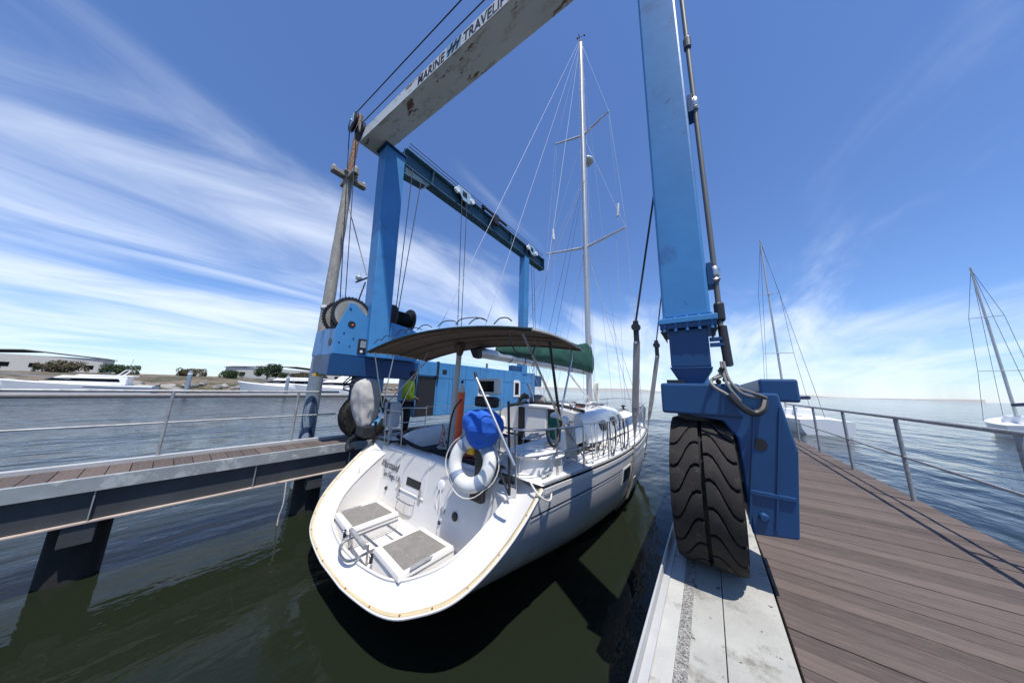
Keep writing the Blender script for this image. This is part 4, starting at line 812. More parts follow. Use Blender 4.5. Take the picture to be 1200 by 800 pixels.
pu = MB().tube([(1.28, 9.7, .84), (.95, 10.7, .93), (.45, 11.6, 1.0), (.0, 11.95, 1.02), (-.45, 11.6, 1.0), (-.95, 10.7, .93), (-1.28, 9.7, .84)], .0165, 8, smooth=4).build('pulpit', 'steel', boat, smooth=True)
for x, y in ((.62, 11.2), (-.62, 11.2), (.95, 10.6), (-.95, 10.6)): MB().tube([(x, y, .97), (x, y, .3)], .014, 8).build('pulpit_leg', 'steel', pu, smooth=True)
# anchor gear and furling drum at the stem
MB().lathe((0, 11.85, .42), (0, 0, 1), [(.05, 0), (.12, .03), (.12, .06), (.05, .09), (.05, .16), (.12, .19), (.12, .22), (.04, .26)], 18).build('furling_drum', 'black_metal', boat, smooth=True)
an = MB(); an.beam((0, 11.2, .47), (0, 12.25, .40), .05, .06); an.prism([(-.16, 12.2, .44), (.16, 12.2, .44), (0, 12.45, .12)], (0, .03, .03)); an.build('anchor', 'galvanised', boat, bevel=.005)
MB().box((-.13, 11.0, .40), (.13, 12.15, .44)).build('bow_roller', 'steel', boat)
# ----- mast, boom, rigging
MY = 7.15; MH = 19.2
n = 18
mast = MB().grid([[(.105*math.cos(2*math.pi*j/n), MY+.15*math.sin(2*math.pi*j/n), z) for j in range(n)] for z in (.85, 5, 10, 15, MH)], closed=True).build('mast', 'alu_mast', boat, smooth=True)
MB().box((-.09, MY-.16, MH), (.09, MY+.16, MH+.06)).build('masthead', 'alu_mast', mast, bevel=.01)
MB().lathe((0, MY, .86), (0, 0, 1), [(.16, 0), (.15, .08), (.10, .1)], 16).build('mast_collar', 'plastic_white', mast, smooth=True)
mb = MB(); mb.tube([(0, MY+.1, MH), (0, MY+.1, MH+.75)], .008, 6); mb.tube([(-.18, MY+.02, MH+.55), (.18, MY+.12, MH+.55)], .007, 6); mb.ball((-.18, MY+.02, MH+.58), .05, 8, 5); mb.ball((.16, MY+.12, MH+.58), .05, 8, 5); mb.tube([(0, MY-.1, MH), (0, MY-.25, MH+.3)], .02, 6); mb.build('wind_vane', 'black_metal', mast)
for z in (18.3, 17.6): MB().box((-.05, MY+.12, z-.1), (.05, MY+.22, z+.1)).build('halyard_block', 'black_metal', mast)
SP = ((7.6, 1.78, 6.80), (13.5, 1.32, 6.85))
for z, x, y in SP:
    for s_ in (1, -1): MB().tube([(s_*.07, MY, z), (s_*x, y, z+.08)], [.055, .035], 10).build('spreader', 'alu_mast', mast, smooth=True)
def wire(pts, r=.009, mt='stay_wire', nm='stay'): return MB().tube(pts, r*.8, 6).build(nm, mt, mast, smooth=True)
for s_ in (1, -1):
    ch = (s_*1.96, 6.85, .18)
    wire([(s_*.05, MY, MH-.1), (s_*1.32, 6.85, 13.58), (s_*1.78, 6.80, 7.68), ch], nm='shroud')
    wire([(s_*.06, MY, 13.3), (s_*1.76, 6.80, 7.66)], .008, nm='shroud')
    wire([(s_*.07, MY, 7.4), (s_*1.92, 6.3, .18)], .009, nm='shroud'); wire([(s_*.07, MY, 7.4), (s_*1.90, 7.5, .2)], .009, nm='shroud')
    MB().tube([(s_*1.96, 6.85, .2), (s_*1.957, 6.85, .55)], .018, 8).build('turnbuckle', 'steel', mast)
    MB().tube([(s_*1.5, 6.9, 8.9), (s_*1.46, 6.9, 8.35)], .055, 10).build('radar_reflector', 'plastic_white', mast, smooth=True)
    wire([(s_*1.28, 6.9, 13.5), (s_*1.5, 6.9, 8.9)], .006); wire([(s_*1.46, 6.9, 8.35), (s_*1.6, 6.9, 7.6)], .006)
    MB().tube([(s_*1.36, 6.9, 7.55), (s_*1.55, 6.3, .95)], .006, 5).build('flag_halyard', 'stay_wire', mast)
wire([(0, MY+.13, MH-.9), (0, 11.85, .68)], .013); wire([(0, MY+.13, 12.6), (0, 10.2, .4)], .009)
wire([(-.03, MY-.15, MH), (-1.78, .02, .25)], .008, nm='backstay'); wire([(.03, MY-.15, MH), (1.80, .02, .25)], .007, nm='backstay')
wire([(0, MY-.14, MH-.1), (0, .92, 2.25)], .007, nm='topping_lift')
for y, zz_ in ((2.2, 2.4), (3.9, 2.5)):
    for s_ in (1, -1): wire([(s_*.05, MY-.05, 11.0), (s_*.14, y, zz_)], .007, nm='lazy_jack', mt='wire')
for x, y in ((.10, MY-.16), (-.10, MY-.14), (.13, MY+.12), (.2, MY-.3)): wire([(x*.5, y, 18.2), (x*1.6, y-.05, 1.0)], .007, nm='halyard')
MB().lathe((0.0, MY+.42, 12.25), (0, 0, 1), [(.10, 0), (.27, .03), (.30, .10), (.27, .18), (.18, .24), (.05, .26)], 24).build('radome', 'plastic_white', mast, smooth=True)
MB().box((-.06, MY+.1, 12.18), (.06, MY+.5, 12.25)).build('radome_bracket', 'alu_mast', mast)
boom = MB().grid([[(.075*math.cos(2*math.pi*j/n), y, 2.10+.02*(7-y)/6+.115*math.sin(2*math.pi*j/n)) for j in range(n)] for y in (.95, 3, 5, 7.0)], closed=True)
boom.f.append(tuple(range(n))); boom = boom.build('boom', 'alu_mast', boat, smooth=True)
MB().hexa([(-.08, .84, 2.0), (.08, .84, 2.0), (.08, .97, 1.98), (-.08, .97, 1.98)], [(-.08, .74, 2.16), (.08, .74, 2.16), (.08, .97, 2.26), (-.08, .97, 2.26)]).build('boom_end', 'black_metal', boom, bevel=.02)
for y in (2.6, 4.1): MB().tube([(.08*math.cos(2*math.pi*j/12), y, 2.12+.12*math.sin(2*math.pi*j/12)) for j in range(12)], .012, 6, closed=True).build('boom_strap', 'black_metal', boom)
# stowed mainsail under its green cover
rows = []; TOPZ = [(1.5, 2.38), (2.4, 2.62), (3.8, 2.86), (5.4, 3.02), (6.5, 3.2), (7.1, 3.36), (7.45, 3.33)]
for i in range(29):
    y = lerp(1.5, 7.45, i/28); zt_ = cinterp(y, TOPZ); zb_ = 2.17 if y < 6.2 else lerp(2.17, 2.02, (y-6.2)/1.25); w_ = interp(y, [(1.5, .06), (2.4, .17), (4, .21), (6.3, .22), (7.1, .21), (7.45, .12)])
    sag = .012*math.sin(i*1.9)
    prof = [(.55, 0), (.95, .10), (1.05, .28), (.92, .5), (.66, .72), (.32, .90), (0, 1.0)]
    hrow = [V((w_*a_*(1+.05*math.sin(i*1.3+k)), y, lerp(zb_, zt_, q)+sag*q)) for k, (a_, q) in enumerate(prof)]
    rows.append(hrow+[V((-p.x, p.y, p.z)) for p in reversed(hrow[:-1])])
mb = MB().grid(rows); mb.f.append(tuple(range(13))); mb.f.append(tuple(28*13+j for j in range(13)))
cov = wrinkle(mb.build('sail_cover', 'green_canvas', boom, smooth=True), .35, .07, 2)
for y in (2.0, 3.0, 4.2, 5.4, 6.4): MB().tube([(.12*math.cos(a_), y, 2.15+.15*math.sin(a_)) for a_ in [math.pi+.2+i*(math.pi-.4)/8 for i in range(9)]], .010, 6).build('cover_tie', 'black_metal', cov)
MB().tube([(.0, 5.25, 1.98), (0, 6.95, 1.12)], [.035, .04], 10).build('boom_vang', 'plastic_white', boom, smooth=True)
MB().tube([(.0, 7.35, 3.3), (.02, 7.33, 3.65)], [.10, .05], 10).build('headboard_bag', 'cream', cov, smooth=True)
for x in (-.03, .03): wire([(x, 2.9, 2.0), (x*6, 3.4, 1.02)], .008, nm='mainsheet')
# ----- bimini
BX = 2.26
def bim(x, y): return 2.10+.22*(1-(abs(x)/BX)**2.0)+.02*math.sin((y+.7)*2.1)-.03*((y-.25)/.8)**2
bi = MB().grid([[(x, y, bim(x, y)) for x in [lerp(-BX, BX, i/24) for i in range(25)]] for y in [lerp(-.38, 1.16, j/10) for j in range(11)]]).build('bimini', 'bimini_cloth', boat, smooth=True)
MB().grid([[(x*1.004, y, bim(x, y)+.014) for x in [lerp(-BX, BX, i/24) for i in range(25)]] for y in [lerp(-.40, 1.18, j/10) for j in range(11)]]).build('bimini_top_cover', 'bimini_top', bi, smooth=True)
for y, mt, r in ((-.40, 'bimini_top', .018), (1.18, 'bimini_top', .014)): MB().tube([(x, y, bim(x, y)+.004) for x in [lerp(-BX, BX, i/24) for i in range(25)]], r, 8).build('bimini_hem', mt, bi, smooth=True)
for s_ in (1, -1): MB().tube([(s_*BX, y, bim(BX, y)-.004) for y in [lerp(-.40, 1.18, j/8) for j in range(9)]], .016, 8).build('bimini_hem', 'webbing_white', bi, smooth=True)
for y in (-.34, .38, 1.12): MB().tube([(x, y, bim(x, y)-.022) for x in [lerp(-BX*.985, BX*.985, i/24) for i in range(25)]], .011, 8).build('bimini_bow', 'bimini_cloth', bi, smooth=True)
for y in (-.1, .7): MB().tube([(x, y, bim(x, y)-.008) for x in [lerp(-BX*.95, BX*.95, i/20) for i in range(21)]], .005, 6).build('bimini_seam', 'bimini_cloth', bi)
def tub(pts, r=.0145, nm='bimini_leg', mt='steel', sm=0): return MB().tube(pts, r, 8, smooth=sm).build(nm, mt, bi, smooth=True)
tub([(2.06, -.32, 2.09), bpx(657, 492, 'x', 2.08), bpx(690, 545, 'x', 2.08)], .0165)
tub([(2.06, 1.1, 2.08), (2.08, 1.1, 1.9), bpx(656, 490, 'x', 2.08)], .0155)
tub([(2.06, .38, 2.09), (2.06, .62, 1.2), (2.08, .7, .84)], .022, mt='black_metal')
tub([(-2.06, -.32, 2.09), (-2.07, .0, .86)], .015); tub([(-2.06, 1.1, 2.08), (-2.08, .02, .86)], .015); tub([(-2.0, .1, 2.05), (-2.07, .0, .86)], .013)
tub([(1.99, -.5, 2.05), (2.02, -.42, 1.85), (2.1, -.2, 1.8), (2.12, -.1, 1.95)], .010, 'loose_tie', 'black_metal', 4)
for i in range(9):
    x = lerp(-1.7, 1.8, i/8)+rnd.uniform(-.1, .1); z_ = bim(x, -.5)+.02; a_ = rnd.uniform(-.5, .5)
    MB().tube([(x, -.55, z_), (x+.05, -.5, z_+.07+rnd.random()*.05), (x+.22+a_*.2, -.45, z_+.09), (x+.30+a_*.3, -.4, z_+.05)], .008, 6, smooth=3).build('cloth_tie', 'black_metal', bi, smooth=True)
# ----- loose lines along the starboard side deck
def line(pts, r=.009, mt='rope_white', nm='rope'): return MB().tube(pts, r, 6, smooth=5).build(nm, mt, boat, smooth=True)
def tangle(c, spread, k, mt, r=.009, seed=1):
    q = random.Random(seed); pts = []
    for i in range(k): a_ = i*2.1+q.uniform(-.6, .6); pts.append((c[0]+math.cos(a_)*spread[0]*q.uniform(.4, 1), c[1]+math.sin(a_)*spread[1]*q.uniform(.4, 1), c[2]+q.uniform(-1, 1)*spread[2]))
    return line(pts, r, mt)
tangle((1.88, 1.35, .30), (.12, .5, .04), 16, 'rope_white', .010, 3); tangle((1.9, 1.7, .30), (.12, .5, .05), 14, 'wire', .010, 5); tangle((1.95, .75, .28), (.1, .35, .04), 12, 'rope_white', .012, 6)
for i, (ya, w_) in enumerate(((1.9, .28), (2.2, .22), (2.55, .36), (2.95, .3))):
    x = bb(ya)-.10; line([(x, ya, .72), (x-.02, ya+.03, .35), (x-.06, ya+w_*.5, .14+.02*i), (x-.02, ya+w_, .4), (x, ya+w_+.02, .70)], .008, 'wire' if i % 2 else 'rope_white')
line([(2.0, .0, .22), (2.2, -.1, .14), (2.24, .1, .05), (2.1, .35, .2)], .012)
for i in range(7): line([(2.02+.012*i, .95+.03*i, .80), (2.05+.01*i, .97+.035*i, .42-.02*i), (2.03, 1.0+.04*i, .40), (2.0, .98+.03*i, .80)], .011, 'rope_white')
for i in range(9): line([(1.42+.01*i, 1.55+.035*i, .84), (1.46, 1.56+.035*i, .40-.012*(i % 3)), (1.40, 1.58+.035*i, .40), (1.38, 1.56+.035*i, .84)], .011, 'rope_green')
MB().lathe((1.42, 1.72, .84), (0, 0, 1), [(.09, 0), (.10, .04), (.06, .09)], 12).build('rope_cap', 'plastic_white', boat, smooth=True)
for x0_, y0_ in ((-.7, .9), (.35, 2.2)):
    pass
# dark cushions and a navy cover lying in the cockpit
MB().hexa([(-1.1, .45, .06), (.55, .28, .06), (.55, .62, .06), (-1.1, .95, .06)], [(-1.1, .47, .10), (.55, .30, .10), (.55, .60, .10), (-1.1, .92, .10)]).build('cushion', 'trousers', boat, bevel=.02)
mb = MB(); mb.tube([(-1.35, 1.55, .62), (-1.1, 1.45, .48), (-.8, 1.2, .28), (-.35, .95, .16), (.1, .85, .14)], [.06, .10, .12, .11, .08], 10, smooth=3); mb.build('folded_cover', 'navy_canvas', boat, smooth=True)
MB().tube([bpx(466, 511, 'y', .12), bpx(485, 522, 'y', .15), bpx(505, 528, 'y', .2)], .035, 10, smooth=4).build('dark_strap', 'trousers', boat, smooth=True)

# lines led aft over the coachroof, coil hung at the mast
for i, (x0, x1) in enumerate(((.18, .55), (.24, .62), (.30, .70), (.36, .80), (-.18, -.55), (-.26, -.66), (-.34, -.78))):
    MB().tube([(x0, 6.9, cinterp(6.9, CZ)+.07), (x0*1.3, 6.3, cinterp(6.3, CZ)+.075), (x1, 5.4, cinterp(5.4, CZ)+.07), (x1, 4.05, cinterp(4.05, CZ)+.06)], .0085, 6).build('control_line', ('rope_white', 'navy_canvas', 'rope_green', 'rope_red')[i % 4], cr_, smooth=True)
MB().box((.45, 6.15, cinterp(6.15, CZ)+.03), (.85, 6.27, cinterp(6.15, CZ)+.10)).build('deck_organiser', 'black_metal', cr_, bevel=.01); MB().box((.42, 4.45, cinterp(4.45, CZ)+.03), (.86, 4.62, cinterp(4.45, CZ)+.13)).build('line_clutch', 'black_metal', cr_, bevel=.01)
for i in range(6):
    a0 = .2*i; MB().tube([(.22+.02*i+.02*math.sin(a_*2+i), MY+.02+.10*math.cos(a_), 1.32+(.30+.015*i)*math.sin(a_)) for a_ in [2*math.pi*k/20+a0 for k in range(20)]], .014, 6, closed=True).build('coiled_halyard', 'rope_white', mast, smooth=True)
MB().tube([(1.32, 3.9, .93), (1.30, 4.6, 1.0), (1.22, 5.6, 1.0)], .012, 6).build('side_rail', 'steel', cr_)
for y in (2.2, 4.4): MB().box((1.62, y, zs(y)+.06), (1.66, y+1.5, zs(y)+.085)).build('sheet_track', 'black_metal', boat); 
MB().box((1.60, 3.0, zs(3)+.08), (1.68, 3.15, zs(3)+.15)).build('track_car', 'black_metal', boat, bevel=.01)
for s_ in (1, -1):
    for y in (.35, 6.2, 10.3):
        c_ = MB().tube([(s_*(bb(y)-.16), y-.13, zs(y)+.10), (s_*(bb(y)-.16), y+.13, zs(y)+.10)], .017, 8); c_.tube([(s_*(bb(y)-.16), y-.04, zs(y)+.03), (s_*(bb(y)-.16), y-.04, zs(y)+.10)], .014, 6); c_.tube([(s_*(bb(y)-.16), y+.04, zs(y)+.03), (s_*(bb(y)-.16), y+.04, zs(y)+.10)], .014, 6); c_.build('cleat', 'steel', boat, smooth=True)

# gear lying about the cockpit and hung on the starboard rail
MB().hexa([(.66, .55, .06), (1.14, .55, .06), (1.14, 2.6, .06), (.66, 2.6, .06)], [(.68, .57, .14), (1.12, .57, .14), (1.12, 2.58, .14), (.68, 2.58, .14)]).build('seat_cushion', 'navy_canvas', boat, bevel=.03)
MB().hexa([(-1.14, 1.1, .06), (-.66, 1.1, .06), (-.66, 2.9, .06), (-1.14, 2.9, .06)], [(-1.12, 1.12, .14), (-.68, 1.12, .14), (-.68, 2.88, .14), (-1.12, 2.88, .14)]).build('seat_cushion', 'navy_canvas', boat, bevel=.03)
tangle((1.2, 1.3, .52), (.14, .4, .05), 14, 'rope_white', .010, 11); tangle((.3, .6, .14), (.3, .2, .04), 14, 'rope_red', .011, 12); tangle((-.6, .7, .14), (.35, .2, .04), 14, 'rope_white', .010, 13)
tangle((1.85, 2.6, .22), (.12, .6, .04), 16, 'wire', .011, 14); tangle((1.9, 3.2, .20), (.1, .5, .03), 12, 'rope_white', .010, 15); tangle((1.75, 1.0, .50), (.16, .25, .03), 10, 'rope_white', .009, 16)
for i, (ya, dp, w_, mt_) in enumerate(((1.6, .55, .16, 'rope_white'), (2.5, .62, .30, 'wire'), (2.62, .58, .26, 'rope_white'), (3.15, .60, .34, 'wire'), (3.3, .5, .22, 'rope_white'), (3.45, .64, .30, 'wire'))):
    x = bb(ya)-.085; zt_ = zs(ya)+.71
    for k in range(2):
        d_ = dp+.04*k; line([(x, ya, zt_), (x+.02, ya-.02, zt_-d_*.5), (x-.01, ya+w_*.35, zt_-d_), (x+.01, ya+w_*.8, zt_-d_*.9), (x+.02, ya+w_, zt_-d_*.4), (x, ya+w_*.9, zt_)], .0095, mt_)
MB().tube([(2.12, .2, .84), (2.16, .2, .70), (2.16, .35, .62), (2.14, .5, .72), (2.12, .5, .84)], .02, 8, smooth=3).build('horn_hose', 'black_metal', boat, smooth=True)
MB().lathe((2.02, .95, .84), (0, 0, 1), [(.03, 0), (.06, .02), (.06, .10), (.02, .13)], 12).build('rail_lamp', 'plastic_white', boat, smooth=True)

# darker mottled band round the hull at the water
for s_ in (1, -1):
    MB().grid([[(lambda q: V((s_*(q.x+.004), q.y, q.z)))(hullp(y, max(.004, hz(y, z_)))) for z_ in (WZ-.12, WZ-.02, WZ+.05+.012*math.sin(y*7), WZ+.085+.012*math.sin(y*5.3))] for y in [lerp(1.6, 11.2, i/60) for i in range(61)]]).build('waterline_band', 'waterline_dark', hull, smooth=True)

# ------------------------------------------------------------------ things carried on the yacht's stern
def bthing(nm, lab, cat, loc, rotz=0.0, grp=None):
    w = BM @ V(loc); return thing(nm, lab, cat, w, BROT+rotz, grp)
# outboard motor under its blue cover, hung on the starboard pushpit
ob = bthing('outboard_motor', 'outboard motor wrapped in a bright blue canvas cover on the stern rail', 'outboard motor', (1.24, -.12, .47))
rows = []
for z, rx, ry, dx in ((.02, .05, .05, .0), (.06, .13, .13, 0), (.13, .20, .17, .0), (.22, .28, .20, -.01), (.31, .345, .22, -.02), (.40, .36, .225, -.02), (.47, .345, .22, -.01), (.53, .29, .20, 0), (.575, .20, .15, .0), (.59, .08, .06, 0)):
    k = len(rows); rows.append([(dx+rx*math.cos(2*math.pi*j/28)*(1+.035*math.sin(j*2.3+k*.9)), ry*math.sin(2*math.pi*j/28)*(1+.05*math.sin(j*1.7+k*.7)), z+.010*math.sin(j*1.9+k)) for j in range(28)])
lowr, upr = rows[:5], rows[4:]
mb = MB().grid(lowr, closed=True); mb.f.append(tuple(range(28))); wrinkle(mb.build('cover_skirt', 'blue_canvas', ob, smooth=True), .20, .07, 2)
mb = MB().grid(upr, closed=True); mb.f.append(tuple(5*28+j for j in range(28))); wrinkle(mb.build('cover_crown', 'blue_canvas', ob, smooth=True), .20, .07, 2)
MB().box((-.09, -.04, -.52), (.07, .10, .04)).build('motor_leg', 'black_metal', ob, bevel=.02)
MB().box((-.12, .0, -.10), (.12, .14, .06)).build('clamp_bracket', 'galvanised', ob, bevel=.01)
MB().lathe((-.01, -.02, -.52), (0, 1, 0), [(.03, -.08), (.05, -.04), (.05, .12), (.02, .16)], 14).build('gearcase', 'black_metal', ob, smooth=True)
# life ring
rg = bthing('life_ring', 'white ring lifebuoy with grey bands hanging below the blue motor cover', 'lifebuoy', (1.16, -.22, .34), 0)
tilt = Matrix.Rotation(R_(-14), 4, 'X') @ Matrix.Rotation(R_(12), 4, 'Z')
def ringp(a, b_, R0=.285, r0=.10): return tilt @ V(((R0+r0*math.cos(b_))*math.cos(a), r0*.75*math.sin(b_), (R0+r0*math.cos(b_))*math.sin(a)))
MB().grid([[ringp(2*math.pi*i/48, 2*math.pi*j/16) for j in range(16)] for i in range(49)], closed=True).build('foam_ring', 'foam_white', rg, smooth=True)
for a0 in (.75, 2.35, 3.95, 5.45):
    MB().grid([[ringp(a0+.16*(i/4-.5)*2, 2*math.pi*j/16, .285, .104) for j in range(16)] for i in range(5)], closed=True).build('band', 'band_grey', rg, smooth=True)
pts = []
for i in range(33):
    a_ = 2*math.pi*i/32; bl_ = .40+.045*abs(math.sin(2*(a_-.75))); pts.append(tilt @ V((bl_*math.cos(a_), -.02, bl_*math.sin(a_))))
MB().tube(pts[:-1], .008, 6, closed=True).build('grab_line', 'rope_white', rg, smooth=True)
MB().tube([tilt @ V((.1, -.02, .36)), tilt @ V((.1, .15, .50))], .012, 6).build('hanger', 'rope_white', rg)
MB().box((-.16, .02, .08), (-.02, .12, .20)).build('rescue_light', 'yellow', rg, bevel=.02)
MB().box((.02, -.05, -.47), (.26, .05, -.26)).build('line_bag', 'black_metal', rg, bevel=.03)
# orange canister, white pole, stainless pole
oc = bthing('orange_canister', 'upright orange tube with a pale cap strapped beside the white pole', 'canister', (.17, .36, .06))
MB().tube([(-.02, 0, .0), (.02, 0, 1.22)], .068, 18).build('tube_body', 'orange', oc, smooth=True)
MB().lathe((.02, 0, 1.22), (.02, 0, 1), [(.068, 0), (.06, .05), (.035, .08), (.03, .14), (.015, .15)], 16).build('cap', 'webbing_white', oc, smooth=True)
MB().ball((.02, 0, 1.41), .03, 10, 7).build('knob', 'black_metal', oc, smooth=True)
wp_ = bthing('white_pole', 'worn white upright pole with a brown fabric hood behind the orange tube', 'pole', (-.36, .66, .05))
MB().tube([(-.04, 0, 0), (.02, 0, 1.35), (.05, 0, 1.98)], [.075, .06, .055], 16).build('pole_tube', 'webbing_white', wp_, smooth=True)
MB().hexa([(.02, -.04, 1.98), (.10, -.04, 1.98), (.10, .05, 1.98), (.02, .05, 1.98)], [(-.06, -.09, 2.22), (.16, -.09, 2.22), (.16, .10, 2.22), (-.06, .10, 2.22)]).build('fabric_hood', 'bimini_cloth', wp_, bevel=.02)
bl2 = [(-.1, -.12, .15), (-.16, -.14, .35), (-.05, -.15, .42), (-.18, -.12, .55), (-.08, -.13, .3), (-.2, -.14, .2), (-.1, -.16, .48)]
MB().tube(bl2, .013, 6, smooth=5).build('rope_coil', 'rope_red', wp_, smooth=True); MB().tube([(a_+.03, b_, c_+.04) for a_, b_, c_ in reversed(bl2)], .013, 6, smooth=5).build('rope_coil', 'rope_white', wp_, smooth=True)
a, b_ = bpx(558, 442, 'y', -.40), bpx(603, 545, 'y', -.40)
sp_ = bthing('boat_pole', 'thin stainless pole leaning across the blue motor cover', 'pole', b_)
MB().tube([(0, 0, 0), a-b_], .019, 10).build('shaft', 'steel', sp_, smooth=True); MB().tube([a-b_, (a-b_)*1.04+V((0, 0, .03))], [.024, .02], 10).build('tip', 'black_metal', sp_, smooth=True)
a, b_ = bpx(596, 470, 'y', -.1), bpx(597, 580, 'y', -.1)
ap = bthing('antenna_post', 'slim black post rising from the quarter deck beside the round seat', 'post', b_)
MB().tube([(0, 0, 0), a-b_], .018, 8).build('post_tube', 'black_metal', ap, smooth=True); MB().tube([(0, 0, .0), (-.12, .0, .16), (-.22, .02, .32)], .014, 8).build('brace', 'black_metal', ap, smooth=True)
hp = bthing('fuel_hose', 'black rubber hose arching up from the transom cap past the orange tube', 'hose', bpx(522, 547, 'y', .1))
hb_ = bpx(522, 547, 'y', .1); MB().tube([bpx(x, y, 'y', .1)-hb_ for x, y in ((522, 547), (525, 520), (528, 495), (533, 478), (541, 468))], .016, 8, smooth=5).build('hose_line', 'black_metal', hp, smooth=True)
# covered grill on the port quarter
cg = bthing('covered_grill', 'grill bundled in a rumpled pale grey fabric cover on the port quarter rail', 'grill', (-2.40, -.24, .46))
rows = []
for k, (z, rx, ry, dx) in enumerate(((-.02, .16, .12, .14), (.10, .22, .18, .10), (.3, .31, .25, .04), (.52, .36, .28, -.02), (.72, .36, .28, -.02), (.88, .31, .25, .0), (.97, .22, .18, .02), (1.02, .08, .08, .02))):
    rows.append([(dx+rx*math.cos(2*math.pi*j/26)*(1+.10*math.sin(j*1.45+k*.55)), ry*math.sin(2*math.pi*j/26)*(1+.13*math.sin(j*1.93+k*.45)), z+.03*math.sin(j*1.3+k)) for j in range(26)])
mb = MB().grid(rows, closed=True); mb.f.append(tuple(range(26))); mb.f.append(tuple(7*26+j for j in range(26))); wrinkle(mb.build('fabric_cover', 'grey_canvas', cg, smooth=True), .40, .12, 2)
MB().tube([(.30, .15, -.35), (.30, .15, .1)], .03, 10).build('mount_post', 'black_metal', cg)
MB().box((-.05, -.12, -.22), (.36, .14, .02)).build('mount_bracket', 'black_metal', cg, bevel=.03)
mb = MB(); mb.tube([(.0, -.1, -.2), (-.1, -.2, -.35), (-.02, -.22, -.5), (.08, -.15, -.42)], .05, 8, smooth=3); mb.build('line_bundle', 'black_metal', cg, smooth=True)
# round fender cleat ring on the port scoop wall
p = bplane(418, 562, (-1.75, -.5, -.4), (.8, -.3, .5))
fl = bthing('ring_float', 'small round grey float hanging inside the port scoop wall', 'float', p)
MB().lathe((0.03, 0, 0), (.8, -.3, .5), [(.03, -.02), (.07, -.02), (.085, 0), (.07, .02), (.03, .02)], 20, closed=True).build('float_ring', 'galvanised', fl, smooth=True); MB().tube([(0.02, 0, .07), (.0, .03, .22)], .008, 6).build('lanyard', 'rope_white', fl)
for i, (x, y, tl, lab) in enumerate(((1.52, 8.7, .1, 'cream fender standing upright against the bow rail beside the grey sling'), (1.22, 9.6, -.15, 'cream fender lying low at the bow just past the forward sling'))):
    fd = bthing('fender', lab, 'fender', (x, y, zs(y)+.05), 0, 'cream fenders at the bow')
    MB().lathe((0, 0, 0), (tl, .1, 1), [(.02, 0), (.10, .03), (.125, .10), (.125, .48), (.10, .55), (.03, .60), (.03, .64)], 18).build('fender_body', 'fender_cream', fd, smooth=True); MB().tube([(tl*.6, .06, .62), (tl*.6+.12, .05, .72)], .008, 6).build('fender_line', 'rope_white', fd)

# ------------------------------------------------------------------ slings and their hook blocks
def sling(ylocal, xr, lab, w_=.15, labb=''):
    yw = (BM @ V((0, ylocal, 0))).y; tops = {}
    pts = []
    ts = [1.0, .97, .9, .8, .68, .55, .42, .3, .2, .12, .06, .02, 0.0]
    st_ = [hullp(ylocal, t_) for t_ in ts]
    loopS = [BM @ V((p.x+.02, ylocal, p.z-.015)) for p in st_]; loopP = [BM @ V((-p.x-.02, ylocal, p.z-.015)) for p in reversed(st_[:-1])]
    topS = V((xr[0], yw, xr[2])); topP = V((xr[1], yw, xr[3]))
    path = [lerp(topS, loopS[0], q_/8) for q_ in range(8)]+loopS+loopP+[lerp(topP, loopP[-1], .5), topP]
    o = thing('lifting_sling', lab, 'sling', topS, world=True)
    nrm = []
    for i, p in enumerate(path):
        d = (path[min(i+1, len(path)-1)]-path[max(i-1, 0)]).normalized(); nrm.append(V((-d.z, 0, d.x)).normalized()*.012)
    rows = []
    for p, nn in zip(path, nrm):
        k_ = max(0.0, min(1.0, (p.z-.1)/.9)); wd = V((k_*.93, -1+k_*.65, 0)).normalized()*(w_/2); n2 = lerp(nn, V((-wd.y, wd.x, 0)).normalized()*.012, k_)
        rows.append([p+wd-n2, p-wd-n2, p-wd+n2, p+wd+n2])
    MB().grid(rows, closed=True).build('webbing', 'webbing_grey', o, smooth=False)
    pad = [p for p in path if -1.2 < p.z < -.35 and p.x > -3.9]
    if len(pad) > 2: MB().grid([[p+V((.03, -w_*.62, 0)), p+V((.034, w_*.62, 0))] for p in pad]).build('chafe_sleeve', 'webbing_white', o, solid=.01)
    hkS = thing('hook_block', labb+' on the dock side', 'hook block', topS, world=True)
    for t_, hk in ((topS, hkS),):
        MB().box((t_.x-.06, t_.y-.05, t_.z-.02), (t_.x+.06, t_.y+.05, t_.z+.55)).build('block_body', 'black_metal', hk, bevel=.02)
        MB().lathe((t_.x, t_.y-.07, t_.z+.38), (0, 1, 0), [(.02, 0), (.10, 0), (.10, .14), (.02, .14)], 20).build('block_sheave', 'black_metal', hk, smooth=True)
        MB().tube([(t_.x, t_.y-.1, t_.z-.03), (t_.x, t_.y+.1, t_.z-.03)], .035, 10).build('sling_pin', 'steel', hk, smooth=True)
    return yw, topS, topP
y1_, tS, tP = sling(3.95, (-1.33, -6.62, 2.62, 1.6), 'wide grey webbing sling wrapped round the hull beside the hull window', .17, 'black hook block above the wide grey sling')
for dy in (-.05, .05):
    rope([(-0.34, 6.95+dy, 8.5), (tS.x+.0, tS.y+dy, tS.z+.5)], .014)
y2_, tS2, tP2 = sling(6.9, (-1.28, -6.55, 2.6, 1.6), 'narrower grey webbing sling round the fore part of the hull', .14, 'black hook block above the narrower forward sling')
for dy in (-.04, .04):
    rope([(-0.34, 9.45+dy, 8.5), (tS2.x, tS2.y+dy, tS2.z+.5)], .013)

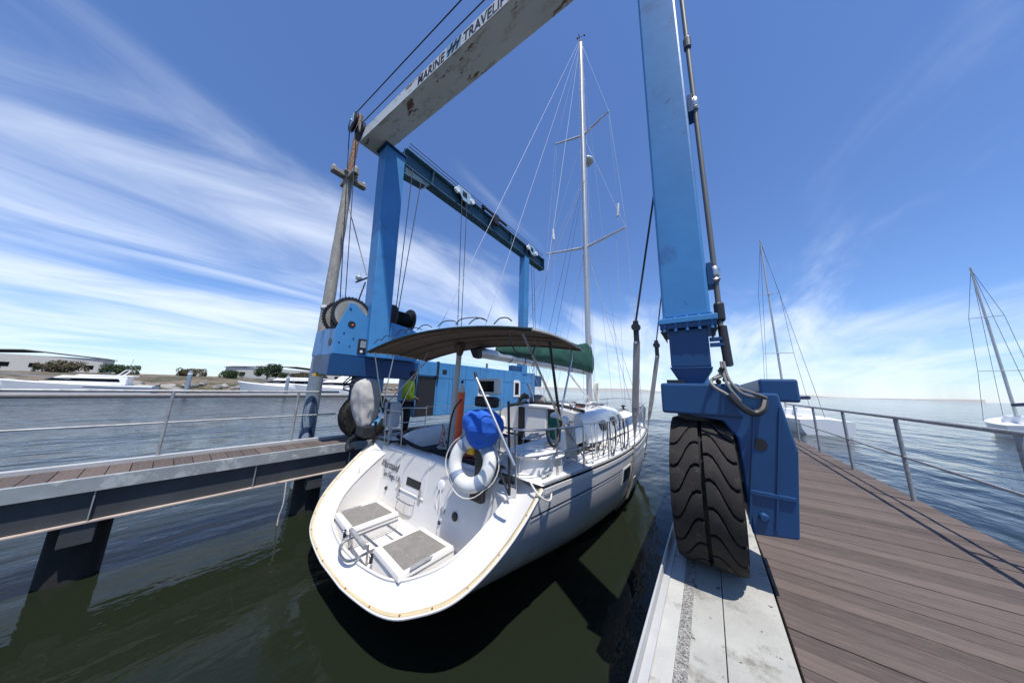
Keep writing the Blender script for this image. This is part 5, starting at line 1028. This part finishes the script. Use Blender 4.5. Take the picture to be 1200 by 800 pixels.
# ------------------------------------------------------------------ person on the walkway
def skin_obj(name, joints, edges, mt, parent, sub=2):
    me = bpy.data.meshes.new(name); me.from_pydata([j[0] for j in joints], edges, []); o = bpy.data.objects.new(name, me); COL.objects.link(o); me.materials.append(MATS[mt])
    md = o.modifiers.new('skin', 'SKIN'); md.use_smooth_shade = True
    for i, j in enumerate(joints):
        sv = me.skin_vertices[0].data[i]; sv.radius = j[1] if isinstance(j[1], tuple) else (j[1], j[1]); sv.use_root = (i == 0)
    s_ = o.modifiers.new('sub', 'SUBSURF'); s_.levels = sub; s_.render_levels = sub
    setpar(o, parent); return o
pp_ = thing('person', 'person in a yellow high-visibility jacket and dark trousers standing on the walkway', 'person', (-7.02, 4.28, 0), R_(-35))
skin_obj('body', [((0, 0, .95), (.15, .11)), ((0, 0, 1.12), (.15, .11)), ((0, .02, 1.32), (.17, .12)), ((0, .04, 1.46), (.10, .08)), ((0, .06, 1.54), .055), ((0, .08, 1.66), (.11, .125)),
    ((.20, .03, 1.42), .065), ((.27, .00, 1.16), .05), ((.20, .20, 1.02), .042), ((-.20, .03, 1.42), .065), ((-.27, .0, 1.16), .05), ((-.18, .20, 1.02), .042),
    ((.10, 0, .86), .10), ((.11, .03, .48), .07), ((.12, 0, .09), .05), ((.12, .14, .04), .04), ((-.10, 0, .86), .10), ((-.11, .02, .48), .07), ((-.12, -.03, .09), .05), ((-.12, .11, .04), .04)],
    [(0, 1), (1, 2), (2, 3), (3, 4), (4, 5), (2, 6), (6, 7), (7, 8), (2, 9), (9, 10), (10, 11), (0, 12), (12, 13), (13, 14), (14, 15), (0, 16), (16, 17), (17, 18), (18, 19)], 'skin', pp_)
skin_obj('jacket', [((0, 0, .93), (.23, .18)), ((0, 0, 1.12), (.24, .19)), ((0, .02, 1.33), (.25, .19)), ((0, .04, 1.47), (.15, .13)), ((0, .06, 1.54), .09),
    ((.24, .03, 1.41), .115), ((.32, .00, 1.16), .095), ((.22, .20, 1.03), .07), ((-.24, .03, 1.41), .115), ((-.32, .0, 1.16), .095), ((-.2, .20, 1.03), .07)],
    [(0, 1), (1, 2), (2, 3), (3, 4), (2, 5), (5, 6), (6, 7), (2, 8), (8, 9), (9, 10)], 'hivis', pp_)
skin_obj('trousers', [((0, 0, .94), (.19, .15)), ((.10, 0, .84), .14), ((.11, .03, .48), .11), ((.12, 0, .10), .09), ((-.10, 0, .84), .14), ((-.11, .02, .48), .09), ((-.12, -.03, .10), .075)], [(0, 1), (1, 2), (2, 3), (0, 4), (4, 5), (5, 6)], 'trousers', pp_)
mb = MB(); mb.ball((0, .08, 1.71), .135, 16, 10, (1, 1.12, .72)); mb.prism([(-.08, .16, 1.705), (.08, .16, 1.705), (.06, .26, 1.69), (-.06, .26, 1.69)], (0, 0, .012)); mb.build('cap', 'cap', pp_, smooth=True)
for s_ in (-1, 1):
    hx_ = V((s_*.19, .22, 1.0)); mb = MB(); mb.ball(hx_, .042, 10, 7, (.8, 1.1, .9))
    for i in range(4): mb.tube([hx_+V((s_*.02*(1.5-i)*.8, .03, .0)), hx_+V((s_*.02*(1.5-i), .075, -.012)), hx_+V((s_*.018*(1.5-i), .09, -.045))], [.010, .009, .007], 6)
    mb.tube([hx_+V((-s_*.03, .0, .01)), hx_+V((-s_*.055, .03, .005)), hx_+V((-s_*.05, .06, -.01))], [.012, .010, .008], 6); mb.build('hand', 'skin', pp_, smooth=True)
    MB().box((s_*.12-.05, -.08 if s_ > 0 else -.11, 0), (s_*.12+.05, .20 if s_ > 0 else .17, .09)).build('boot', 'black_metal', pp_, bevel=.03)

# ------------------------------------------------------------------ far marina on the left
def motor_yacht(lab, loc, rot, L, fly, grp):
    t_ = thing('motor_yacht', lab, 'motor yacht', loc, rot, grp)
    B_ = L*.15; rows = []
    for i in range(21):
        u = i/20; x = lerp(-L/2, L/2, u); w_ = B_*(1-max(0, (u-.45)/.55)**2.4); zs_ = L*.085+L*.055*u**2; k = .0
        rows.append([(x-L*.05*u*u*0, w_*.86, -.4), (x+L*.02*u, w_*.96, zs_*.5), (x+L*.05*u*u, w_, zs_), (x+L*.05*u*u, w_*.9, zs_+.05), (x+L*.05*u*u, 0, zs_+.12), (x+L*.05*u*u, -w_*.9, zs_+.05), (x+L*.05*u*u, -w_, zs_), (x+L*.02*u, -w_*.96, zs_*.5), (x, -w_*.86, -.4)])
    mb = MB().grid(rows); mb.f.append(tuple(range(9))); h_ = mb.build('hull', 'yacht_white', t_, smooth=True)
    MB().grid([[(x+.0, s_*(B_*(1-max(0, (u-.45)/.55)**2.4)*.975+.03), L*.055+L*.03*u+dz) for dz in (0, .10)] for s_ in (1,) for u, x in [(i/12, lerp(-L/2, L*.40, i/12)) for i in range(13)]]).build('rub_rail', 'navy_stripe', h_)
    def cabin(x0, x1, z0, z1, w0, w1, sl0, sl1, nm, mt='yacht_white'):
        return MB().hexa([(x0, -w0, z0), (x1, -w0*.7, z0), (x1, w0*.7, z0), (x0, w0, z0)], [(x0+sl0, -w1, z1), (x1-sl1, -w1*.7, z1), (x1-sl1, w1*.7, z1), (x0+sl0, w1, z1)]).build(nm, mt, t_, bevel=.12)
    dz = L*.095
    c_ = cabin(-L*.30, L*.30, dz, dz+L*.10, B_*.80, B_*.66, L*.0, L*.17, 'deckhouse')
    g_ = cabin(-L*.26, L*.245, dz+L*.038, dz+L*.075, B_*.775, B_*.71, L*.02, L*.075, 'window_band', 'glass_dark')
    cabin(-L*.34, L*.06, dz+L*.098, dz+L*.115, B_*.70, B_*.68, 0, L*.03, 'hardtop')
    if fly:
        cabin(-L*.26, L*.03, dz+L*.115, dz+L*.155, B_*.62, B_*.58, L*.02, L*.05, 'flybridge')
        cabin(-L*.27, -L*.02, dz+L*.215, dz+L*.225, B_*.62, B_*.60, 0, .2, 'fly_roof')
        for x in (-L*.23, -L*.06):
            for s_ in (1, -1): MB().tube([(x, s_*B_*.5, dz+L*.15), (x, s_*B_*.5, dz+L*.215)], .05, 6).build('roof_post', 'yacht_white', t_)
    MB().tube([(-L*.22, -B_*.55, dz+L*.11), (-L*.27, -B_*.5, dz+L*.18), (-L*.27, B_*.5, dz+L*.18), (-L*.22, B_*.55, dz+L*.11)], .09, 8).build('radar_arch', 'yacht_white', t_, smooth=True)
    MB().tube([(-L*.27, 0, dz+L*.18), (-L*.28, 0, dz+L*.32)], .025, 6).build('aerial', 'galvanised', t_)
    for s_ in (1, -1):
        MB().tube([(lerp(L*.05, L*.53, i/8), s_*B_*(1-max(0, (lerp(.55, 1, i/8)-.45)/.55)**2.4)*.92, L*.115+L*.055*(i/8)+.55) for i in range(9)], .03, 6).build('bow_rail', 'steel', t_, smooth=True)
        for i in (1, 3, 5, 7): MB().tube([(lerp(L*.05, L*.53, i/8), s_*B_*(1-max(0, (lerp(.55, 1, i/8)-.45)/.55)**2.4)*.92, L*.10+L*.05*(i/8)+q) for q in (0, .58)], .022, 5).build('rail_post', 'steel', t_)
    return t_
G = 'motor yachts moored at the floating dock'
ya = at(345, 462, 'z', WZ); 
motor_yacht('sleek white motor yacht with a long dark side window behind the guide pile', (-73, 16.5, WZ), R_(-128), 17.5, False, G)
motor_yacht('white flybridge motor yacht partly hidden behind the blue hoist', (-67, 23.5, WZ), R_(-112), 17, True, G)
motor_yacht('white motor yacht with a raised flybridge farthest along the floating dock from the hoist', (-78, -28, WZ), R_(-96), 16, True, G)
motor_yacht('low white motor yacht moored in the gap between two flybridge yachts', (-80, -8, WZ), R_(-100), 14, False, G)
fd = thing('floating_dock', 'long low floating dock in front of the moored motor yachts', 'dock', (-66, 0, WZ), R_(0), world=True)
MB().hexa([(-70, -60, WZ-.3), (-67.6, -60, WZ-.3), (-60.0, 40, WZ-.3), (-62.4, 40, WZ-.3)], [(-70, -60, WZ+.42), (-67.6, -60, WZ+.42), (-60.0, 40, WZ+.42), (-62.4, 40, WZ+.42)]).build('pontoon', 'dock_wood', fd, bevel=.04)
MB().hexa([(-67.58, -60, WZ-.3), (-67.5, -60, WZ-.3), (-59.9, 40, WZ-.3), (-59.98, 40, WZ-.3)], [(-67.58, -60, WZ+.2), (-67.5, -60, WZ+.2), (-59.9, 40, WZ+.2), (-59.98, 40, WZ+.2)]).build('rub_board', 'web_dark', fd)
for i, y in enumerate((-52, -34, -16, 2, 14, 26, 36)):
    dk = thing('dock_pile', 'grey round mooring pile beside the long floating dock', 'pile', (lerp(-70.6, -63.0, (y+60)/100), y, WZ), 0, 'mooring piles along the floating dock')
    MB().lathe((0, 0, -1), (0, 0, 1), [(.26, 0), (.26, 4.6), (.20, 4.9), (.05, 5.0)], 14).build('pile_shaft', 'pile_sleeve', dk, smooth=True); MB().lathe((0, 0, 3.4), (0, 0, 1), [(.27, 0), (.27, .25)], 14).build('pile_band', 'plastic_white', dk)

# shore trees, sheds and rocks
def tree(loc, h, r, lab, grp, mt='leaf', seed=1, flat=.75):
    q = random.Random(seed); t_ = thing('tree', lab, 'tree', loc, q.uniform(0, 6), grp)
    mb = MB(); mb.tube([(0, 0, -.4), (.1, 0, h*.3), (.05, .1, h*.62)], [h*.045, h*.035, h*.02], 8, smooth=2)
    for i in range(7): a_ = i*.9; mb.tube([(0, 0, h*.25+.04*i*h*.3), (math.cos(a_)*r*.4, math.sin(a_)*r*.4, h*.55), (math.cos(a_)*r*.75, math.sin(a_)*r*.75, h*(.6+.05*(i % 3)))], [h*.02, h*.013, h*.006], 6)
    mb.build('trunk', 'bark', t_, smooth=True)
    mb = MB(); cl = [(V((q.gauss(0, .45)*r, q.gauss(0, .45)*r, h*(.6+q.uniform(-.22, .25)))), r*q.uniform(.25, .45)) for _ in range(26)]
    for c_, cr2 in cl:
        for _ in range(150):
            d = V((q.gauss(0, 1), q.gauss(0, 1), q.gauss(0, 1)*flat)).normalized()*cr2*q.uniform(.55, 1.05); p_ = c_+d
            if (p_.x**2+p_.y**2) > (r*1.05)**2 or p_.z > h*1.02 or p_.z < h*.18: continue
            s_ = r*.055*q.uniform(.6, 1.5); u_ = V((q.gauss(0, 1), q.gauss(0, 1), q.gauss(0, 1))).normalized(); w2 = u_.orthogonal().normalized(); w3 = u_.cross(w2)
            mb.add([p_-w2*s_, p_+w3*s_*.6, p_+w2*s_, p_-w3*s_*.6], [(0, 1, 2, 3)])
    mb.build('crown', mt, t_)
    return t_
tree((-131, 22, 1.2), 6.6, 3.9, 'dark round-crowned tree standing alone on the shore bank by the yachts', 'shore trees', 'leaf', 3)
tree((-150, -60, 2.0), 10.5, 6.5, 'tall green tree on the bank behind the flybridge yachts', 'shore trees', 'leaf', 5); tree((-138, -95, 1.9), 8, 5.6, 'broad green tree at the far end of the shore bank', 'shore trees', 'leaf', 9)
SB = 'dry brown shrub growing on the shore bank behind the yachts'
for i, (x, y, h_) in enumerate(((-124, 12, 3.0), (-126, 4, 3.0), (-121, 29, 3.0), (-125, 27, 3.1), (-128, 32, 3.6), (-130, 38, 3.2), (-124, -8, 3.0), (-126, -16, 3.4), (-124, -25, 2.8), (-127, -36, 3.3), (-125, -48, 3.0), (-127, -72, 3.2))):
    tree((x, y, 1.0), h_*1.15, h_*1.0, SB if i % 3 else 'low green shrub growing among dry brown ones on the shore bank', 'shrubs on the shore bank', 'leaf_dry' if i % 3 else 'leaf', 20+i, .6)
def shed(loc, sx, sy_, h_, lab, rot=0.0):
    t_ = thing('waterfront_building', lab, 'building', loc, rot)
    MB().box((-sx/2, -sy_/2, -1), (sx/2, sy_/2, h_)).build('wall', 'wall_pale', t_)
    MB().prism([(-sx/2-.4, -sy_/2-.5, h_), (sx/2+.4, -sy_/2-.5, h_), (sx/2+.4, 0, h_+sy_*.0+1.6), (-sx/2-.4, 0, h_+1.6)], (0, 0, .25)).build('roof', 'roof_grey', t_)
    MB().prism([(-sx/2-.4, sy_/2+.5, h_), (sx/2+.4, sy_/2+.5, h_), (sx/2+.4, 0, h_+1.6), (-sx/2-.4, 0, h_+1.6)], (0, 0, .25)).build('roof', 'roof_grey', t_)
    k = int(sy_//5)
    for i in range(k):
        y = -sy_/2+(i+.5)*sy_/k; MB().box((sx/2, y-.9, 1.0), (sx/2+.06, y+.9, 2.4)).build('window', 'glass_dark', t_)
shed((-175, 38, 2.6), 14, 44, 4.6, 'long pale waterfront shed behind the dry shrubs', 0.1)
shed((-190, -30, 2.7), 14, 30, 5.0, 'pale waterfront building with a grey roof behind the tall green tree', -0.1)
q = random.Random(4)
rbase = None
for i in range(120):
    y = lerp(-110, 60, i/119)+q.uniform(-.6, .6); t_ = (y+330)/540; edge = -96-10*math.sin(t_*9)-5*math.sin(t_*31+1); lv = q.random()
    loc = (edge+1.5-4.5*lv, y, WZ+.15+1.5*lv)
    if rbase is None:
        mb = MB(); mb.ball((0, 0, 0), 1, 8, 6); mb.v = [tuple(V(v)*q.uniform(.75, 1.15)) for v in mb.v]; rbase = mb.build('rock', 'rock'); o = rbase
    else: o = rbase.copy(); COL.objects.link(o)
    o.location = loc; s_ = q.uniform(.6, 1.3); o.scale = (s_, s_*q.uniform(.7, 1.4), s_*q.uniform(.5, .8)); o.rotation_euler = (q.uniform(-.4, .4), q.uniform(-.4, .4), q.uniform(0, 6))
    tag(o, 'grey boulder in the rock edging at the foot of the shore bank', 'rock', 'rocks along the shore')

# moored sailboats beyond the right-hand dock
def far_sail(lab, loc, rot, L, H_):
    t_ = thing('moored_sailboat', lab, 'sailboat', loc, rot, 'sailboats moored beyond the hoist'); B_ = L*.16; rows = []
    for i in range(15):
        u = i/14; w_ = B_*math.sin(math.pi*min(1, .28+.72*u))**.8 if u < 1 else .01; z_ = 1.05+.35*u*u
        rows.append([(x_, lerp(-L/2, L/2, u)-.5*(1-q)*u*0, zq) for q, (x_, zq) in ((0, (w_*.7, -.3)), (.5, (w_*.95, .4)), (1, (w_, z_)), (1, (0, z_+.12)), (1, (-w_, z_)), (.5, (-w_*.95, .4)), (0, (-w_*.7, -.3)))])
    mb = MB().grid(rows); mb.f.append(tuple(range(7))); mb.build('hull', 'yacht_white', t_, smooth=True)
    MB().hexa([(-B_*.55, -L*.15, 1.1), (B_*.55, -L*.15, 1.1), (B_*.3, L*.25, 1.25), (-B_*.3, L*.25, 1.25)], [(-B_*.48, -L*.15, 1.75), (B_*.48, -L*.15, 1.75), (B_*.22, L*.19, 1.6), (-B_*.22, L*.19, 1.6)]).build('coachroof', 'yacht_white', t_, bevel=.08)
    MB().tube([(0, L*.08, 1.2), (0, L*.08, H_)], [.10, .07], 10).build('mast', 'alu_mast', t_, smooth=True)
    MB().tube([(0, L*.06, 2.6), (0, -L*.32, 2.7)], .14, 10).build('boom', 'navy_canvas', t_, smooth=True)
    for z_, x_ in ((H_*.36, 1.1), (H_*.68, .8)): MB().tube([(-x_, L*.07, z_), (x_, L*.07, z_)], .035, 6).build('spreader', 'alu_mast', t_)
    for s_ in (1, -1):
        MB().tube([(0, L*.08, H_-.2), (s_*.8, L*.07, H_*.68), (s_*1.1, L*.07, H_*.36), (s_*B_*.9, L*.06, 1.1)], .014, 5).build('shroud', 'wire', t_)
    MB().tube([(0, L*.08, H_-.2), (0, L*.49, 1.4)], .014, 5).build('forestay', 'wire', t_); MB().tube([(0, L*.08, H_), (0, -L*.49, 1.2)], .014, 5).build('backstay', 'wire', t_)
far_sail('white sailboat with two spreaders moored beyond the hoist, nearest its right-hand tank', (6.0, 35.2, WZ), .15, 11, 19.3)
far_sail('white sailboat moored farther off past the timber side of the dock', (21, 44, WZ), -.3, 10.5, 15.5)
far_sail('white sailboat moored by itself well out past the dock railing', (30, 38, WZ), .5, 12, 17.5)
# passing boat far out on the bay
